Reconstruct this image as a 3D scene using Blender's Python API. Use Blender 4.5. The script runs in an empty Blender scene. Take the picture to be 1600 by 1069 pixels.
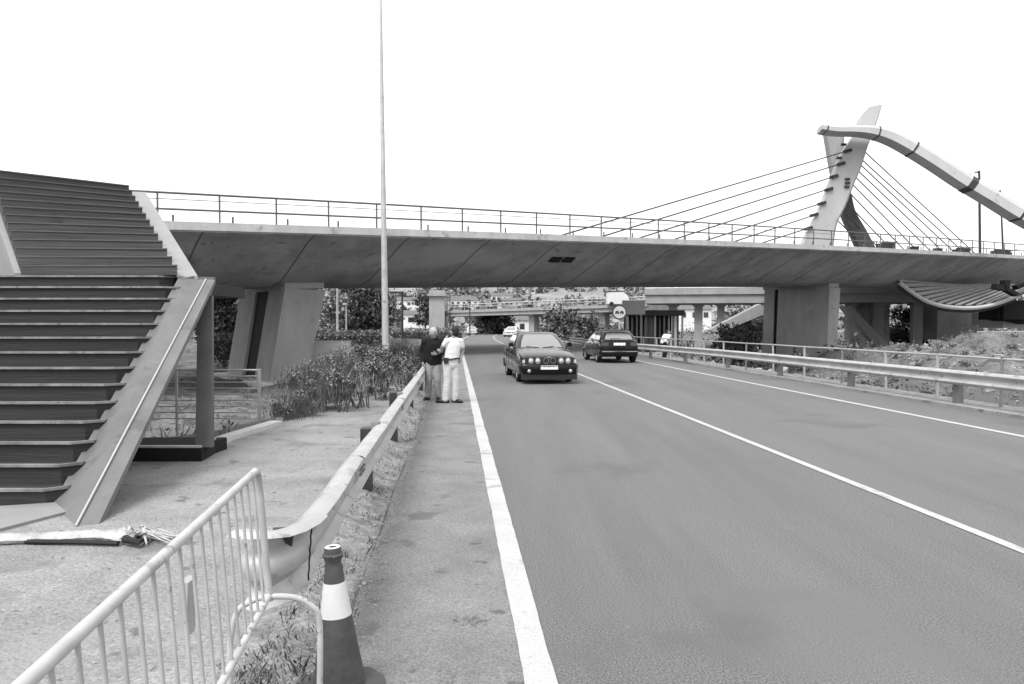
import bpy, bmesh, math, random
from math import radians, sin, cos, tan, atan, pi, sqrt, exp
from mathutils import Vector, Matrix, noise
random.seed(7)
def rnd(a, b): return random.uniform(a, b)
SC = bpy.context.scene
COL = SC.collection

# ------------------------------------------------------------ camera, sky, sun, exposure
F = 1160.0; HY = 508.0; CX = 800.0; CY = 534.5; H = 1.6
PITCH = atan((CY - HY) / F); TH = atan((CX - 712.0) / F)
cd = bpy.data.cameras.new('camera'); cam = bpy.data.objects.new('camera', cd); COL.objects.link(cam)
cd.sensor_fit = 'HORIZONTAL'; cd.sensor_width = 36.0; cd.lens = 36.0 * F / 1600.0
cd.clip_start = 0.05; cd.clip_end = 6000.0
cam.location = (0, 0, H); cam.rotation_euler = (pi / 2 - PITCH, 0, 0)
SC.camera = cam
SUN_EL, SUN_AZ = 55.0, -150.0      # azimuth from +Y towards +X: behind the photographer, to the left
W = bpy.data.worlds.new('World'); SC.world = W; W.use_nodes = True
wn, wl = W.node_tree.nodes, W.node_tree.links
sky = wn.new('ShaderNodeTexSky'); sky.sky_type = 'NISHITA'; sky.sun_disc = False
sky.sun_elevation = radians(SUN_EL); sky.sun_rotation = radians(SUN_AZ)
sky.dust_density = 6.0; sky.air_density = 1.0
bw = wn.new('ShaderNodeRGBToBW'); wl.new(sky.outputs[0], bw.inputs[0])
ov = wn.new('ShaderNodeMix'); ov.data_type = 'FLOAT'; ov.inputs[0].default_value = .8     # an even cloud layer over the clear sky
wl.new(bw.outputs[0], ov.inputs[2]); ov.inputs[3].default_value = 3.3
wl.new(ov.outputs[0], wn['Background'].inputs[0]); wn['Background'].inputs[1].default_value = 0.15
sd = bpy.data.lights.new('sun', 'SUN'); sd.energy = 0.9; sd.angle = radians(22); sd.color = (1, 1, 1)
so = bpy.data.objects.new('sun', sd); COL.objects.link(so)
dv = Vector((sin(radians(SUN_AZ)) * cos(radians(SUN_EL)), cos(radians(SUN_AZ)) * cos(radians(SUN_EL)), sin(radians(SUN_EL))))
so.rotation_euler = dv.to_track_quat('Z', 'Y').to_euler()
SC.view_settings.view_transform = 'Standard'; SC.view_settings.look = 'None'
SC.view_settings.gamma = 1.0; SC.view_settings.exposure = 1.62
SC.cycles.max_bounces = 6; SC.cycles.diffuse_bounces = 4

# ------------------------------------------------------------ measuring: a point of the photograph turned into a place in the world
def ray(x, y):
    v = Vector(((x - CX) / F, 1.0, (CY - y) / F))
    v.rotate(Matrix.Rotation(-PITCH, 3, 'X'))
    return v / v.y
def P(x, y, Y): r = ray(x, y); return Vector((r.x * Y, Y, H + r.z * Y))
def G(x, y, z=0.0): r = ray(x, y); Y = (z - H) / r.z; return Vector((r.x * Y, Y, z))
def bend(Y): return 0.0 if Y < 60 else (Y - 60) ** 2 * 0.0007
def R(a, Y, z=0.0): return Vector(((a + bend(Y) - Y * sin(TH)) / cos(TH), Y, z))
def lat(X, Y): return X * cos(TH) + Y * sin(TH) - bend(Y)
def sstep(a, b, x):
    t = max(0.0, min(1.0, (x - a) / (b - a))); return t * t * (3 - 2 * t)

# ------------------------------------------------------------ materials (a black-and-white photograph: every colour is a grey)
def mat(name, v, rough=0.8, metal=0.0, coat=0.0, var=0.0, scale=4.0, bump=0.0, bscale=30.0, spec=0.4, streak=False,
        spots=None, lo=None, coords='Object', alpha=None, trans=0.0, fine=0.0):
    m = bpy.data.materials.new(name); m.use_nodes = True
    n, l = m.node_tree.nodes, m.node_tree.links
    b = n['Principled BSDF']; b.inputs['Roughness'].default_value = rough; b.inputs['Metallic'].default_value = metal
    b.inputs['Coat Weight'].default_value = coat; b.inputs['Coat Roughness'].default_value = 0.04
    b.inputs['Specular IOR Level'].default_value = spec
    b.inputs['Base Color'].default_value = (v, v, v, 1)
    tc = n.new('ShaderNodeTexCoord'); mp = n.new('ShaderNodeMapping'); l.new(tc.outputs[coords], mp.inputs[0])
    if streak: mp.inputs['Scale'].default_value = streak
    out = None
    if var > 0:
        t = n.new('ShaderNodeTexNoise'); t.inputs['Scale'].default_value = scale; t.inputs['Detail'].default_value = 8
        t.inputs['Roughness'].default_value = 0.65; l.new(mp.outputs[0], t.inputs['Vector'])
        r = n.new('ShaderNodeMapRange'); l.new(t.outputs['Fac'], r.inputs[0])
        r.inputs[1].default_value = 0.3; r.inputs[2].default_value = 0.7
        r.inputs[3].default_value = v * (1 - var); r.inputs[4].default_value = v * (1 + var); out = r.outputs[0]
    if fine > 0:
        t = n.new('ShaderNodeTexNoise'); t.inputs['Scale'].default_value = bscale * 1.7; t.inputs['Detail'].default_value = 3
        l.new(tc.outputs[coords], t.inputs['Vector'])
        r = n.new('ShaderNodeMapRange'); l.new(t.outputs['Fac'], r.inputs[0]); r.inputs[1].default_value = 0.3; r.inputs[2].default_value = 0.7
        r.inputs[3].default_value = 1 - fine; r.inputs[4].default_value = 1 + fine
        mu = n.new('ShaderNodeMath'); mu.operation = 'MULTIPLY'
        if out: l.new(out, mu.inputs[0])
        else: mu.inputs[0].default_value = v
        l.new(r.outputs[0], mu.inputs[1]); out = mu.outputs[0]
    for (sc, thr, width, val) in (spots or []):     # stains, patches, worn places: (noise scale, threshold, softness, grey)
        t = n.new('ShaderNodeTexNoise'); t.inputs['Scale'].default_value = sc; t.inputs['Detail'].default_value = 6
        t.inputs['Roughness'].default_value = 0.6
        m2 = n.new('ShaderNodeMapping'); l.new(tc.outputs[coords], m2.inputs[0]); m2.inputs['Location'].default_value = (sc * 3.1, sc, thr * 9)
        l.new(m2.outputs[0], t.inputs['Vector'])
        r = n.new('ShaderNodeMapRange'); l.new(t.outputs['Fac'], r.inputs[0])
        r.inputs[1].default_value = thr; r.inputs[2].default_value = thr + width
        mx = n.new('ShaderNodeMix'); mx.data_type = 'FLOAT'; l.new(r.outputs[0], mx.inputs[0])
        if out: l.new(out, mx.inputs[2])
        else: mx.inputs[2].default_value = v
        mx.inputs[3].default_value = val; out = mx.outputs[0]
    if out: l.new(out, b.inputs['Base Color'])
    if bump > 0:
        t = n.new('ShaderNodeTexNoise'); t.inputs['Scale'].default_value = bscale; t.inputs['Detail'].default_value = 6
        l.new(mp.outputs[0], t.inputs['Vector'])
        bp = n.new('ShaderNodeBump'); bp.inputs['Strength'].default_value = bump; bp.inputs['Distance'].default_value = 0.02
        l.new(t.outputs['Fac'], bp.inputs['Height']); l.new(bp.outputs[0], b.inputs['Normal'])
    return m

M = {}
M['asphalt'] = mat('asphalt', .120, .9, var=.18, scale=1.0, bump=.4, bscale=55, fine=.60, streak=(.9, .07, 1), spots=[(.5, .60, .1, .093), (.28, .58, .12, .122), (3.1, .68, .04, .135), (26, .70, .03, .22), (7, .70, .05, .07)])
M['shoulder'] = mat('shoulder_asphalt', .178, .9, var=.2, scale=1.6, bump=.8, bscale=55, fine=.35, spots=[(.8, .54, .1, .20), (2.1, .60, .05, .12), (5, .64, .05, .10), (18, .66, .05, .09), (30, .70, .03, .27)])
M['side'] = mat('pale_paving', .225, .9, var=.25, scale=1.1, bump=.8, bscale=35, fine=.3, spots=[(.35, .56, .06, .25), (1.2, .56, .1, .15), (4, .62, .05, .12), (12, .66, .04, .10), (30, .67, .04, .08)])
M['dirt'] = mat('dirt', .20, .95, var=.4, scale=5, bump=1, bscale=25, fine=.35, spots=[(3, .57, .08, .12), (9, .6, .06, .08)])
M['joint'] = mat('joint', .12, .9)
M['stain'] = mat('oil_stain', .130, .7, var=.3, scale=10)
M['crack'] = mat('crack_dark', .085, .95, var=.3, scale=8)
M['terrain'] = mat('terrain', .125, .95, var=.5, scale=1.1, bump=1.0, bscale=9, fine=.4, spots=[(.25, .50, .08, .09), (1.3, .55, .06, .06), (5, .60, .05, .05), (.03, .55, .06, .085)])
M['hill'] = mat('hillside', .20, .95, var=.5, scale=.05, spots=[(.02, .58, .05, .26), (.09, .6, .05, .11)])
M['paint_line'] = mat('road_paint', .40, .7, var=.10, scale=3, fine=.2, bscale=60, spots=[(2.2, .61, .05, .26), (14, .62, .06, .30), (40, .64, .05, .30)])
M['concrete'] = mat('concrete', .28, .85, var=.17, scale=.9, bump=.3, bscale=12, streak=(1, 1, .3), fine=.12, spots=[(1.1, .62, .06, .22), (.4, .6, .1, .32)])
M['fascia'] = mat('pale_concrete', .50, .8, var=.1, scale=1.2, bump=.2, bscale=15, spots=[(2, .64, .05, .38)])
M['deck_edge'] = mat('deck_edge_concrete', .42, .8, var=.16, scale=1.5, streak=(1, 1, .5), spots=[(1.2, .6, .05, .28), (6, .66, .04, .25)])
M['edge_conc'] = mat('weathered_concrete', .27, .85, var=.15, scale=1)
M['soffit'] = mat('soffit_concrete', .33, .85, var=.28, scale=.5, bump=.3, bscale=6, spots=[(.5, .58, .08, .25), (2.2, .62, .04, .18), (.18, .55, .1, .40), (5, .66, .04, .2)])
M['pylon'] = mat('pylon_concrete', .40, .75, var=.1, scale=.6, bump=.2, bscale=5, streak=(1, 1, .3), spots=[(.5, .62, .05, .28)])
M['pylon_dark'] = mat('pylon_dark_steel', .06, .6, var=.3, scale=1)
M['steel_grey'] = mat('grey_steel_plate', .14, .5, .15, var=.22, scale=1.6, bump=.1, bscale=8, spots=[(3, .62, .05, .10), (11, .66, .04, .20)])
M['post_steel'] = mat('post_steel', .085, .5, .1, var=.2, scale=3)
M['steel_light'] = mat('light_steel_plate', .25, .5, .1, var=.1, scale=2, spots=[(4, .66, .05, .22)])
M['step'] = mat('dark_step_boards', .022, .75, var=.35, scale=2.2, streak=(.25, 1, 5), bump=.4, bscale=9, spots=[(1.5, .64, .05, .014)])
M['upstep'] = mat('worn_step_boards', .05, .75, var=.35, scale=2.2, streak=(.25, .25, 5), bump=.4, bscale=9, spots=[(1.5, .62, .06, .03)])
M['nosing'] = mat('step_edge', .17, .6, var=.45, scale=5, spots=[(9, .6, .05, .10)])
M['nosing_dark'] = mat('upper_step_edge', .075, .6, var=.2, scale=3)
M['galv'] = mat('galvanised_steel', .40, .5, .3, var=.18, scale=2.5, bump=.15, bscale=20, spots=[(5, .62, .04, .24), (1.4, .63, .03, .29), (22, .66, .03, .2)])
M['galv_post'] = mat('galvanised_post', .17, .6, .2, var=.2, scale=5)
M['darkmetal'] = mat('dark_metal', .03, .55, .2, var=.2, scale=4)
M['railmetal'] = mat('painted_rail', .10, .5, .1)
M['white_tube'] = mat('painted_tube', .42, .45, .0, var=.18, scale=8, spots=[(14, .62, .04, .22), (5, .64, .04, .30), (45, .66, .03, .16)])
M['grey_tube'] = mat('worn_tube', .36, .5, .1, var=.15, scale=8, spots=[(14, .64, .05, .18)])
M['cone'] = mat('cone_rubber', .055, .6, var=.25, scale=12, spots=[(16, .66, .05, .12)], bump=.2)
M['cone_band'] = mat('cone_band', .58, .5, var=.08, scale=10, spots=[(20, .66, .05, .4)])
M['rubber'] = mat('rubber', .015, .8)
M['carpaint'] = mat('black_car_paint', .004, .3, coat=1.0, spec=.1)
M['carpaint'].node_tree.nodes['Principled BSDF'].inputs['Coat IOR'].default_value = 1.28
M['carpaint'].node_tree.nodes['Principled BSDF'].inputs['Coat Roughness'].default_value = .06
M['cartrim'] = mat('black_trim', .012, .6)
M['carglass'] = mat('car_glass', .17, .05, spec=.6, coat=1.0)
M['chrome'] = mat('chrome', .7, .2, .9)
M['lens'] = mat('lamp_lens', .5, .15, spec=.8)
M['redlens'] = mat('tail_lens', .06, .15, spec=.8)
M['plate'] = mat('number_plate', .65, .5, var=.35, scale=22)
M['alloy'] = mat('alloy_wheel', .35, .35, .6)
M['palecar'] = mat('pale_car_paint', .6, .3, coat=1.0)
M['skin'] = mat('skin', .20, .6)
M['knit'] = mat('dark_jumper', .005, .95, bump=.3, bscale=60)
M['tee'] = mat('white_cotton', .62, .9)
M['slacks'] = mat('grey_trousers', .26, .9, var=.08, scale=10)
M['chinos'] = mat('pale_trousers', .50, .9, var=.06, scale=10)
M['hair'] = mat('dark_hair', .012, .7)
M['capc'] = mat('pale_cap', .34, .9)
M['leather'] = mat('black_leather', .012, .5)
M['leaf'] = mat('leaf', .10, .6, var=.5, scale=1.5, spec=.3)
M['leaf_dark'] = mat('dark_leaf', .04, .6, var=.5, scale=1.0, spec=.3)
M['leaf_pale'] = mat('pale_leaf', .24, .7, var=.4, scale=2)
M['drygrass'] = mat('dry_grass', .22, .8, var=.4, scale=3)
M['bark'] = mat('bark', .07, .9, var=.3, scale=6)
M['render_w'] = mat('white_render', .6, .85, var=.08, scale=.5)
M['render_g'] = mat('grey_render', .34, .85, var=.1, scale=.5)
M['tile'] = mat('roof_tile', .12, .85, var=.2, scale=1)
M['window'] = mat('window_glass', .03, .1, spec=.8)
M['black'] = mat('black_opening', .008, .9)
M['stone'] = mat('rubble_stone', .26, .9, var=.3, scale=2, bump=.6, bscale=12)
M['plaster'] = mat('plastic_sheeting', .36, .45, var=.25, scale=6, bump=.7, bscale=22, spots=[(5, .6, .05, .14)])
M['sign_w'] = mat('sign_white', .42, .5)
M['sign_grey'] = mat('sign_back', .20, .6, var=.05)
M['sign_dk'] = mat('sign_dark', .03, .6)
M['cable'] = mat('stay_cable', .05, .5)
M['pipe_grey'] = mat('pipe_rail', .36, .5, .2, var=.15, scale=6)
M['water'] = mat('river_water', .10, .08, spec=.6)

# ------------------------------------------------------------ mesh helpers
class MB:
    def __init__(s): s.v = []; s.f = []; s.mi = []; s.cur = 0
    def add(s, vs, fs):
        o = len(s.v); s.v += [tuple(p) for p in vs]
        for f in fs: s.f.append(tuple(i + o for i in f)); s.mi.append(s.cur)
        return s
    def box(s, c, d, rz=0.0, rx=0.0, ry=0.0):
        m = Matrix.Rotation(rz, 3, 'Z') @ Matrix.Rotation(ry, 3, 'Y') @ Matrix.Rotation(rx, 3, 'X'); c = Vector(c)
        vs = [c + m @ Vector((x * d[0] / 2, y * d[1] / 2, z * d[2] / 2)) for z in (-1, 1) for x, y in ((-1, -1), (1, -1), (1, 1), (-1, 1))]
        return s.add(vs, [(3, 2, 1, 0), (4, 5, 6, 7), (0, 1, 5, 4), (1, 2, 6, 5), (2, 3, 7, 6), (3, 0, 4, 7)])
    def prism(s, poly, z0, z1):
        n = len(poly); area = sum(poly[i][0] * poly[(i + 1) % n][1] - poly[(i + 1) % n][0] * poly[i][1] for i in range(n))
        if area < 0: poly = poly[::-1]
        g0 = z0 if callable(z0) else (lambda x, y: z0); g1 = z1 if callable(z1) else (lambda x, y: z1)
        vs = [(x, y, g0(x, y)) for x, y, *_ in poly] + [(x, y, g1(x, y)) for x, y, *_ in poly]
        return s.add(vs, [tuple(range(n))[::-1], tuple(range(n, 2 * n))] + [(i, (i + 1) % n, n + (i + 1) % n, n + i) for i in range(n)])
    def slab(s, cs, off):          # planar polygon thickened by the vector off
        cs = [Vector(c) for c in cs]; off = Vector(off); n = len(cs)
        nn = sum(((cs[i] - cs[0]).cross(cs[(i + 1) % n] - cs[0]) for i in range(1, n - 1)), Vector())
        if nn.dot(off) > 0: cs = cs[::-1]
        vs = cs + [c + off for c in cs]
        return s.add(vs, [tuple(range(n)), tuple(range(n, 2 * n))[::-1]] + [((i + 1) % n, i, n + i, n + (i + 1) % n) for i in range(n)])
    def tube(s, pts, r, n=8, cap=True, sx=1.0, sy=1.0):
        pts = [Vector(p) for p in pts]; k = len(pts); rr = r if isinstance(r, (list, tuple)) else [r] * k
        up = None; rings = []
        for i, p in enumerate(pts):
            t = (pts[min(i + 1, k - 1)] - pts[max(i - 1, 0)]).normalized()
            if up is None:
                up = Vector((0, 0, 1)) if abs(t.z) < .9 else Vector((0, 1, 0))
            a = t.cross(up).normalized(); b = a.cross(t).normalized(); up = b
            rings.append([p + (a * cos(2 * pi * j / n) * sx + b * sin(2 * pi * j / n) * sy) * rr[i] for j in range(n)])
        vs = [q for rg in rings for q in rg]
        fs = [(i * n + j, i * n + (j + 1) % n, (i + 1) * n + (j + 1) % n, (i + 1) * n + j) for i in range(k - 1) for j in range(n)]
        if cap: fs += [tuple(range(n))[::-1], tuple(range((k - 1) * n, k * n))]
        return s.add(vs, fs)
    def lathe(s, prof, c=(0, 0, 0), n=24, tilt=None):
        c = Vector(c); vs = []; k = len(prof)
        for r, z in prof:
            for j in range(n):
                p = Vector((r * cos(2 * pi * j / n), r * sin(2 * pi * j / n), z))
                if tilt: p = tilt @ p
                vs.append(c + p)
        return s.add(vs, [(i * n + j, i * n + (j + 1) % n, (i + 1) * n + (j + 1) % n, (i + 1) * n + j) for i in range(k - 1) for j in range(n)])
    def loft(s, rings, closed=True, caps=True):
        n = len(rings[0]); vs = [p for r in rings for p in r]; k = len(rings)
        fs = [(i * n + j, i * n + (j + 1) % n, (i + 1) * n + (j + 1) % n, (i + 1) * n + j) for i in range(k - 1) for j in range(n if closed else n - 1)]
        if caps and closed: fs += [tuple(range(n))[::-1], tuple(range((k - 1) * n, k * n))]
        return s.add(vs, fs)
    def quad(s, c, u, v): c = Vector(c); return s.add([c - u - v, c + u - v, c + u + v, c - u + v], [(0, 1, 2, 3)])
    def build(s, name, m, parent=None, smooth=None, fix=False):
        me = bpy.data.meshes.new(name); me.from_pydata(s.v, [], s.f)
        ms = m if isinstance(m, (list, tuple)) else [m]
        for q in ms: me.materials.append(q)
        if len(ms) > 1: me.polygons.foreach_set('material_index', s.mi)
        if fix:
            b = bmesh.new(); b.from_mesh(me); bmesh.ops.recalc_face_normals(b, faces=b.faces); b.to_mesh(me); b.free()
        me.update()
        if smooth is not None:
            me.polygons.foreach_set('use_smooth', [True] * len(me.polygons)); me.set_sharp_from_angle(angle=radians(smooth))
        o = bpy.data.objects.new(name, me); COL.objects.link(o)
        if parent: o.parent = parent; o.matrix_parent_inverse = parent.matrix_world.inverted()
        return o

def tag(o, label=None, cat=None, group=None, kind=None):
    if label: o['label'] = label
    if cat: o['category'] = cat
    if group: o['group'] = group
    if kind: o['kind'] = kind
    return o
def empty(name, label, cat, loc=(0, 0, 0), rz=0.0, group=None):
    o = bpy.data.objects.new(name, None); COL.objects.link(o); o.location = loc; o.rotation_euler = (0, 0, rz)
    o.matrix_world = Matrix.Translation(Vector(loc)) @ Matrix.Rotation(rz, 4, 'Z')
    return tag(o, label, cat, group)
def local(o): o.matrix_parent_inverse = Matrix.Identity(4); return o     # the part was built in its thing's own coordinates
def copy_tree(o, parent=None):
    c = o.copy(); COL.objects.link(c); c.parent = parent
    for ch in list(o.children): copy_tree(ch, c)
    return c
def nz(x, y, z=0.0, s=1.0): return noise.noise(Vector((x * s, y * s, z)))
def interp(pts, n):
    """Catmull-Rom through pts"""
    pts = [Vector(p) for p in pts]; out = []
    for i in range(len(pts) - 1):
        a, b, c, d = pts[max(i - 1, 0)], pts[i], pts[i + 1], pts[min(i + 2, len(pts) - 1)]
        for k in range(n):
            t = k / n
            out.append(.5 * ((2 * b) + (c - a) * t + (2 * a - 5 * b + 4 * c - d) * t * t + (3 * b - a - 3 * c + d) * t ** 3))
    return out + [pts[-1]]

# ------------------------------------------------------------ the ground
EDGE = [(9.3, -3.55), (12.05, -2.98), (14, -2.45), (16.6, -1.95), (20, -1.35), (26, -1.1), (400, -1.1)]
def edge_a(Y):
    if Y <= EDGE[0][0]: return EDGE[0][1]
    for (y0, a0), (y1, a1) in zip(EDGE, EDGE[1:]):
        if Y <= y1: return a0 + (a1 - a0) * (Y - y0) / (y1 - y0)
    return EDGE[-1][1]
MOUND = [(P(1545, 500, 47), 5.5, 3.6), (P(1640, 500, 46), 7, 3.2), (P(1440, 500, 52), 6, 2.6), (P(1370, 500, 62), 6, 2.2), (P(1570, 500, 34), 5, 2.4)]
def terr(X, Y):
    a = lat(X, Y); d = sqrt(X * X + Y * Y); z = -.05
    if Y > 0:
        left = edge_a(Y) - a
        if left > 0: z -= 1.4 * sstep(.0, 5.5, left) * sstep(9.6, 13.5, Y) * (1 - sstep(44, 62, Y))
        if a > 10.55: z -= (2.4 * sstep(10.55, 17, a)) * (1 - sstep(75, 130, Y))
        best = 0.0
        for c, r, h in MOUND:
            q = ((X - c.x) ** 2 + (Y - c.y) ** 2) / (r * r)
            if q < 9 and a > 10.7: best = max(best, h * exp(-q) * sstep(10.7, 14, a))
        z += best
    wob = max(sstep(.3, 4, edge_a(Y) - a) if Y > 9.6 else 0, sstep(10.6, 13, a))
    if wob > 0: z += wob * (.32 * nz(X, Y, 0, .35) + (.40 if a > 5 else .2) * nz(X, Y, 3, .9))
    if Y > 150:
        h = 34 + 9 * nz(X, 0, 5, .004) + 4 * nz(X, 0, 5, .02)
        z += h * sstep(190, 620, Y + 20 * nz(X, Y, 1, .01)) * max(sstep(4, 60, abs(a - 5)), sstep(230, 300, Y))
        z += .7 * nz(X, Y, 2, .06) * sstep(180, 260, Y)
    return z
def axis(lo, hi, fine0, fine1, step, k):
    out = []; x = fine0
    while x <= fine1: out.append(x); x += step
    s = step; x = out[-1]
    while x < hi: s *= k; x += s; out.append(x)
    s = step; x = out[0]
    while x > lo: s *= k; x -= s; out.insert(0, x)
    return out
xs = axis(-1500, 1500, -16, 34, .5, 1.12); ys = axis(-60, 3000, 8, 72, .5, 1.08)
mb = MB()
mb.v = [(x, y, terr(x, y)) for y in ys for x in xs]
nx = len(xs)
for j in range(len(ys) - 1):
    for i in range(nx - 1):
        mb.f.append((j * nx + i, j * nx + i + 1, (j + 1) * nx + i + 1, (j + 1) * nx + i)); mb.mi.append(1 if ys[j] > 170 else 0)
tag(mb.build('ground', [M['terrain'], M['hill']], smooth=60), kind='structure')

def strip(name, a0, a1, Ys, z, m, jit=0.0, nsub=1, crown=0.0):
    mb = MB(); k = nsub + 1
    for Y in Ys:
        for i in range(k):
            a = a0 + (a1 - a0) * i / nsub
            if jit and i in (0, k - 1): a += jit * nz(Y * .9, i * 7, 2) + jit * .5 * nz(Y * 4, i * 7, 5)
            mb.v.append(tuple(R(a, Y, z)))
    for j in range(len(Ys) - 1):
        for i in range(nsub): mb.f.append((j * k + i, j * k + i + 1, (j + 1) * k + i + 1, (j + 1) * k + i)); mb.mi.append(0)
    return tag(mb.build(name, m), kind='structure')
YR = [-8 + i * 1.0 for i in range(69)] + [62 + i * 4 for i in range(52)]
YF = [-8 + i * .18 for i in range(300)] + [46 + i * 2 for i in range(8)]
strip('road', .2, 10.0, YR, 0.0, M['asphalt'])
strip('road_shoulder', -.62, .345, YF, .004, M['shoulder'], jit=.05)
def vz(a, Y):
    b = .12 * sstep(2.9, 4.6, Y) * exp(-((a + .88) / .13) ** 2) * (.8 + .5 * nz(Y * .7, 3, 3)); return max(-.004, b + .02 * nz(a * 9, Y * 3, 4) * (1 if -1.15 < a < -.58 else 0))
mb = MB(); va = [-1.35 + .075 * i for i in range(12)]
for Y in YF:
    for a in va:
        aa = a + (.06 * nz(Y * 1.3, a * 3, 6) if a in (va[0], va[-1]) else 0); mb.v.append(tuple(R(aa, Y, vz(a, Y) if a not in (va[0], va[-1]) else -.004)))
for j in range(len(YF) - 1):
    for i in range(11): mb.f.append((j * 12 + i, j * 12 + i + 1, (j + 1) * 12 + i + 1, (j + 1) * 12 + i)); mb.mi.append(0)
tag(mb.build('dirt_verge', M['dirt'], smooth=60), kind='structure')
mb = MB()
for j, Y in enumerate(YF):
    w_ = .007 + .010 * nz(Y * .9, 1, 9); c_ = -.585 + .03 * nz(Y * .5, 8, 2)
    mb.v += [tuple(R(c_ - w_, Y, .0065)), tuple(R(c_ + w_, Y, .0065))]
for j in range(len(YF) - 1):
    if nz(YF[j] * .6, 5, 5) > -.25: mb.f.append((2 * j, 2 * j + 1, 2 * j + 3, 2 * j + 2)); mb.mi.append(0)
tag(mb.build('edge_crack', M['crack']), kind='structure')  # thin dark broken line along the outer edge of the shoulder
strip('road_line', .303, .450, [-8 + i * .06 for i in range(500)] + [22 + i * .5 for i in range(90)] + [68 + 4 * i for i in range(45)], .008, M['paint_line'], jit=.010)
o = strip('road_line', 3.95, 4.05, YF + [65 + 4 * i for i in range(45)], .006, M['paint_line'], jit=.005)
o = strip('road_line', 8.04, 8.17, YF + [65 + 4 * i for i in range(45)], .006, M['paint_line'], jit=.005)
for (px, py, w_, l_) in [(735, 971, .09, .04), (742, 850, .06, .02), (690, 895, .05, .03), (684, 790, .05, .02), (700, 1062, .05, .05)]:
    c = G(px, py); mb = MB()
    for k in range(60):
        x, y, r = c.x + random.gauss(0, .5) * w_, c.y + random.gauss(0, .5) * l_ * 2, w_ * rnd(.02, .13); n_ = 8
        mb.add([(x + r * cos(2 * pi * q / n_) * rnd(.7, 1.3), y + r * .6 * sin(2 * pi * q / n_) * rnd(.7, 1.3), .0105 + k * .00002) for q in range(n_)], [tuple(range(n_))])
    tag(mb.build('road_stain', M['stain']), kind='structure')
# kerb and the pale strip under the right hand barrier
mb = MB()
for Ya, Yb in [(3 + 1.0 * i, 4 + 1.0 * i - .012) for i in range(50)]:
    mb.prism([R(9.62, Ya), R(9.78, Ya), R(9.78, Yb), R(9.62, Yb)], -.1, .055)
tag(mb.build('kerb', M['side']), kind='structure')
strip('gravel_path', 9.8, 10.75, YR, .03, M['dirt'])
# pale paved walkway on the left
poly = [(-16, -6)] + [tuple(R(-.84, y).xy) for y in (-6, 0, 5, 10, 15, 20, 26, 34)] + [tuple(R(edge_a(y) + .1 * nz(y, 4, 1, 1.3), y).xy) for y in (30, 26, 23, 20, 18, 16.6, 15.4, 14, 13, 12.05)]
poly += [tuple(G(352, 687).xy), tuple(G(335, 697).xy), (-3.9, 10.4), (-9, 10.4), (-16, 10.4)]
mb = MB(); n = len(poly); mb.add([(x, y, .006) for x, y in poly], [tuple(range(n))])
tag(mb.build('pavement', M['side']), kind='structure')
# crumbled kerb at its far edge
mb = MB()
e = [G(335, 699), G(352, 689), G(432, 664)]
for p, q in zip(e, e[1:]):
    d = (q - p).normalized(); s_ = Vector((-d.y, d.x, 0)) * .10
    mb.prism([p - s_, q - s_, q + s_, p + s_], 0, .07)
tag(mb.build('kerb', M['fascia']), kind='structure')
mb = MB()
for i in range(34):
    y = 12.3 + i * .30; a = edge_a(y); p = R(a + random.uniform(-.05, .05), y, 0)
    mb.box((p.x, p.y, .0), (random.uniform(.12, .22), random.uniform(.2, .34), random.uniform(.06, .15)), rz=random.uniform(0, .5))
tag(mb.build('kerb', M['side']), kind='structure')
# river flat below the right embankment
mb = MB(); mb.add([(14, 60, -2.75), (90, 60, -2.75), (160, 200, -2.75), (40, 200, -2.75)], [(0, 1, 2, 3)])
tag(mb.build('river', M['water']), kind='structure')

# ------------------------------------------------------------ scattered growth
def leaf(mb, p, s, flat=.4):
    u = Vector((rnd(-1, 1), rnd(-1, 1), rnd(-1, 1))).normalized(); w = u.cross(Vector((rnd(-1, 1), rnd(-1, 1), rnd(-1, 1)))).normalized()
    p = Vector(p); a, b = u * s, w * s * flat
    mb.add([p - a, p + b, p + a, p - b], [(0, 1, 2, 3)])
def blade(mb, p, h, lean, w=.006):
    d = Vector((rnd(-1, 1), rnd(-1, 1), 0)) * lean; sd_ = Vector((rnd(-1, 1), rnd(-1, 1), 0)).normalized() * w; p = Vector(p)
    m_ = p + d * .35 * h + Vector((0, 0, h * .6)); t = p + d * h + Vector((0, 0, h))
    mb.add([p - sd_, p + sd_, m_ + sd_ * .7, t, m_ - sd_ * .7], [(0, 1, 2, 3, 4)])
mb = MB(); mb2 = MB()
for i in range(1500):
    y = 2.6 + 22 * random.random() ** 1.5; a = rnd(-.95, -.60) if random.random() < .8 else rnd(-1.0, -.52)
    if nz(a * 3, y * 1.7, 8) < .08 - (.25 if y < 4.5 else 0) and random.random() < .9: continue
    p = R(a, y, 0)
    for k in range(3): blade((mb, mb2)[k % 2], (p.x + rnd(-.04, .04), p.y + rnd(-.04, .04), vz(a, y) - .005), rnd(.015, .06), .9, .003)
for i in range(150):      # taller clump under the end of the barrier
    p = Vector((rnd(-1.25, -.72), rnd(2.75, 3.5), 0))
    for k in range(4): blade((mb, mb2)[k % 2], (p.x + rnd(-.03, .03), p.y + rnd(-.03, .03), -.01), rnd(.03, .10), .9, .003)
    if i % 2: leaf(mb, (p.x, p.y, rnd(.01, .08)), rnd(.010, .022))
tag(mb.build('grass', M['leaf_dark']), 'dark weeds in the dirt strip under the left guardrail', 'weeds', kind='stuff')
tag(mb2.build('grass', M['drygrass']), 'dry pale grass blades in the dirt strip under the left guardrail', 'grass', kind='stuff')
mb = MB()
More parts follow.
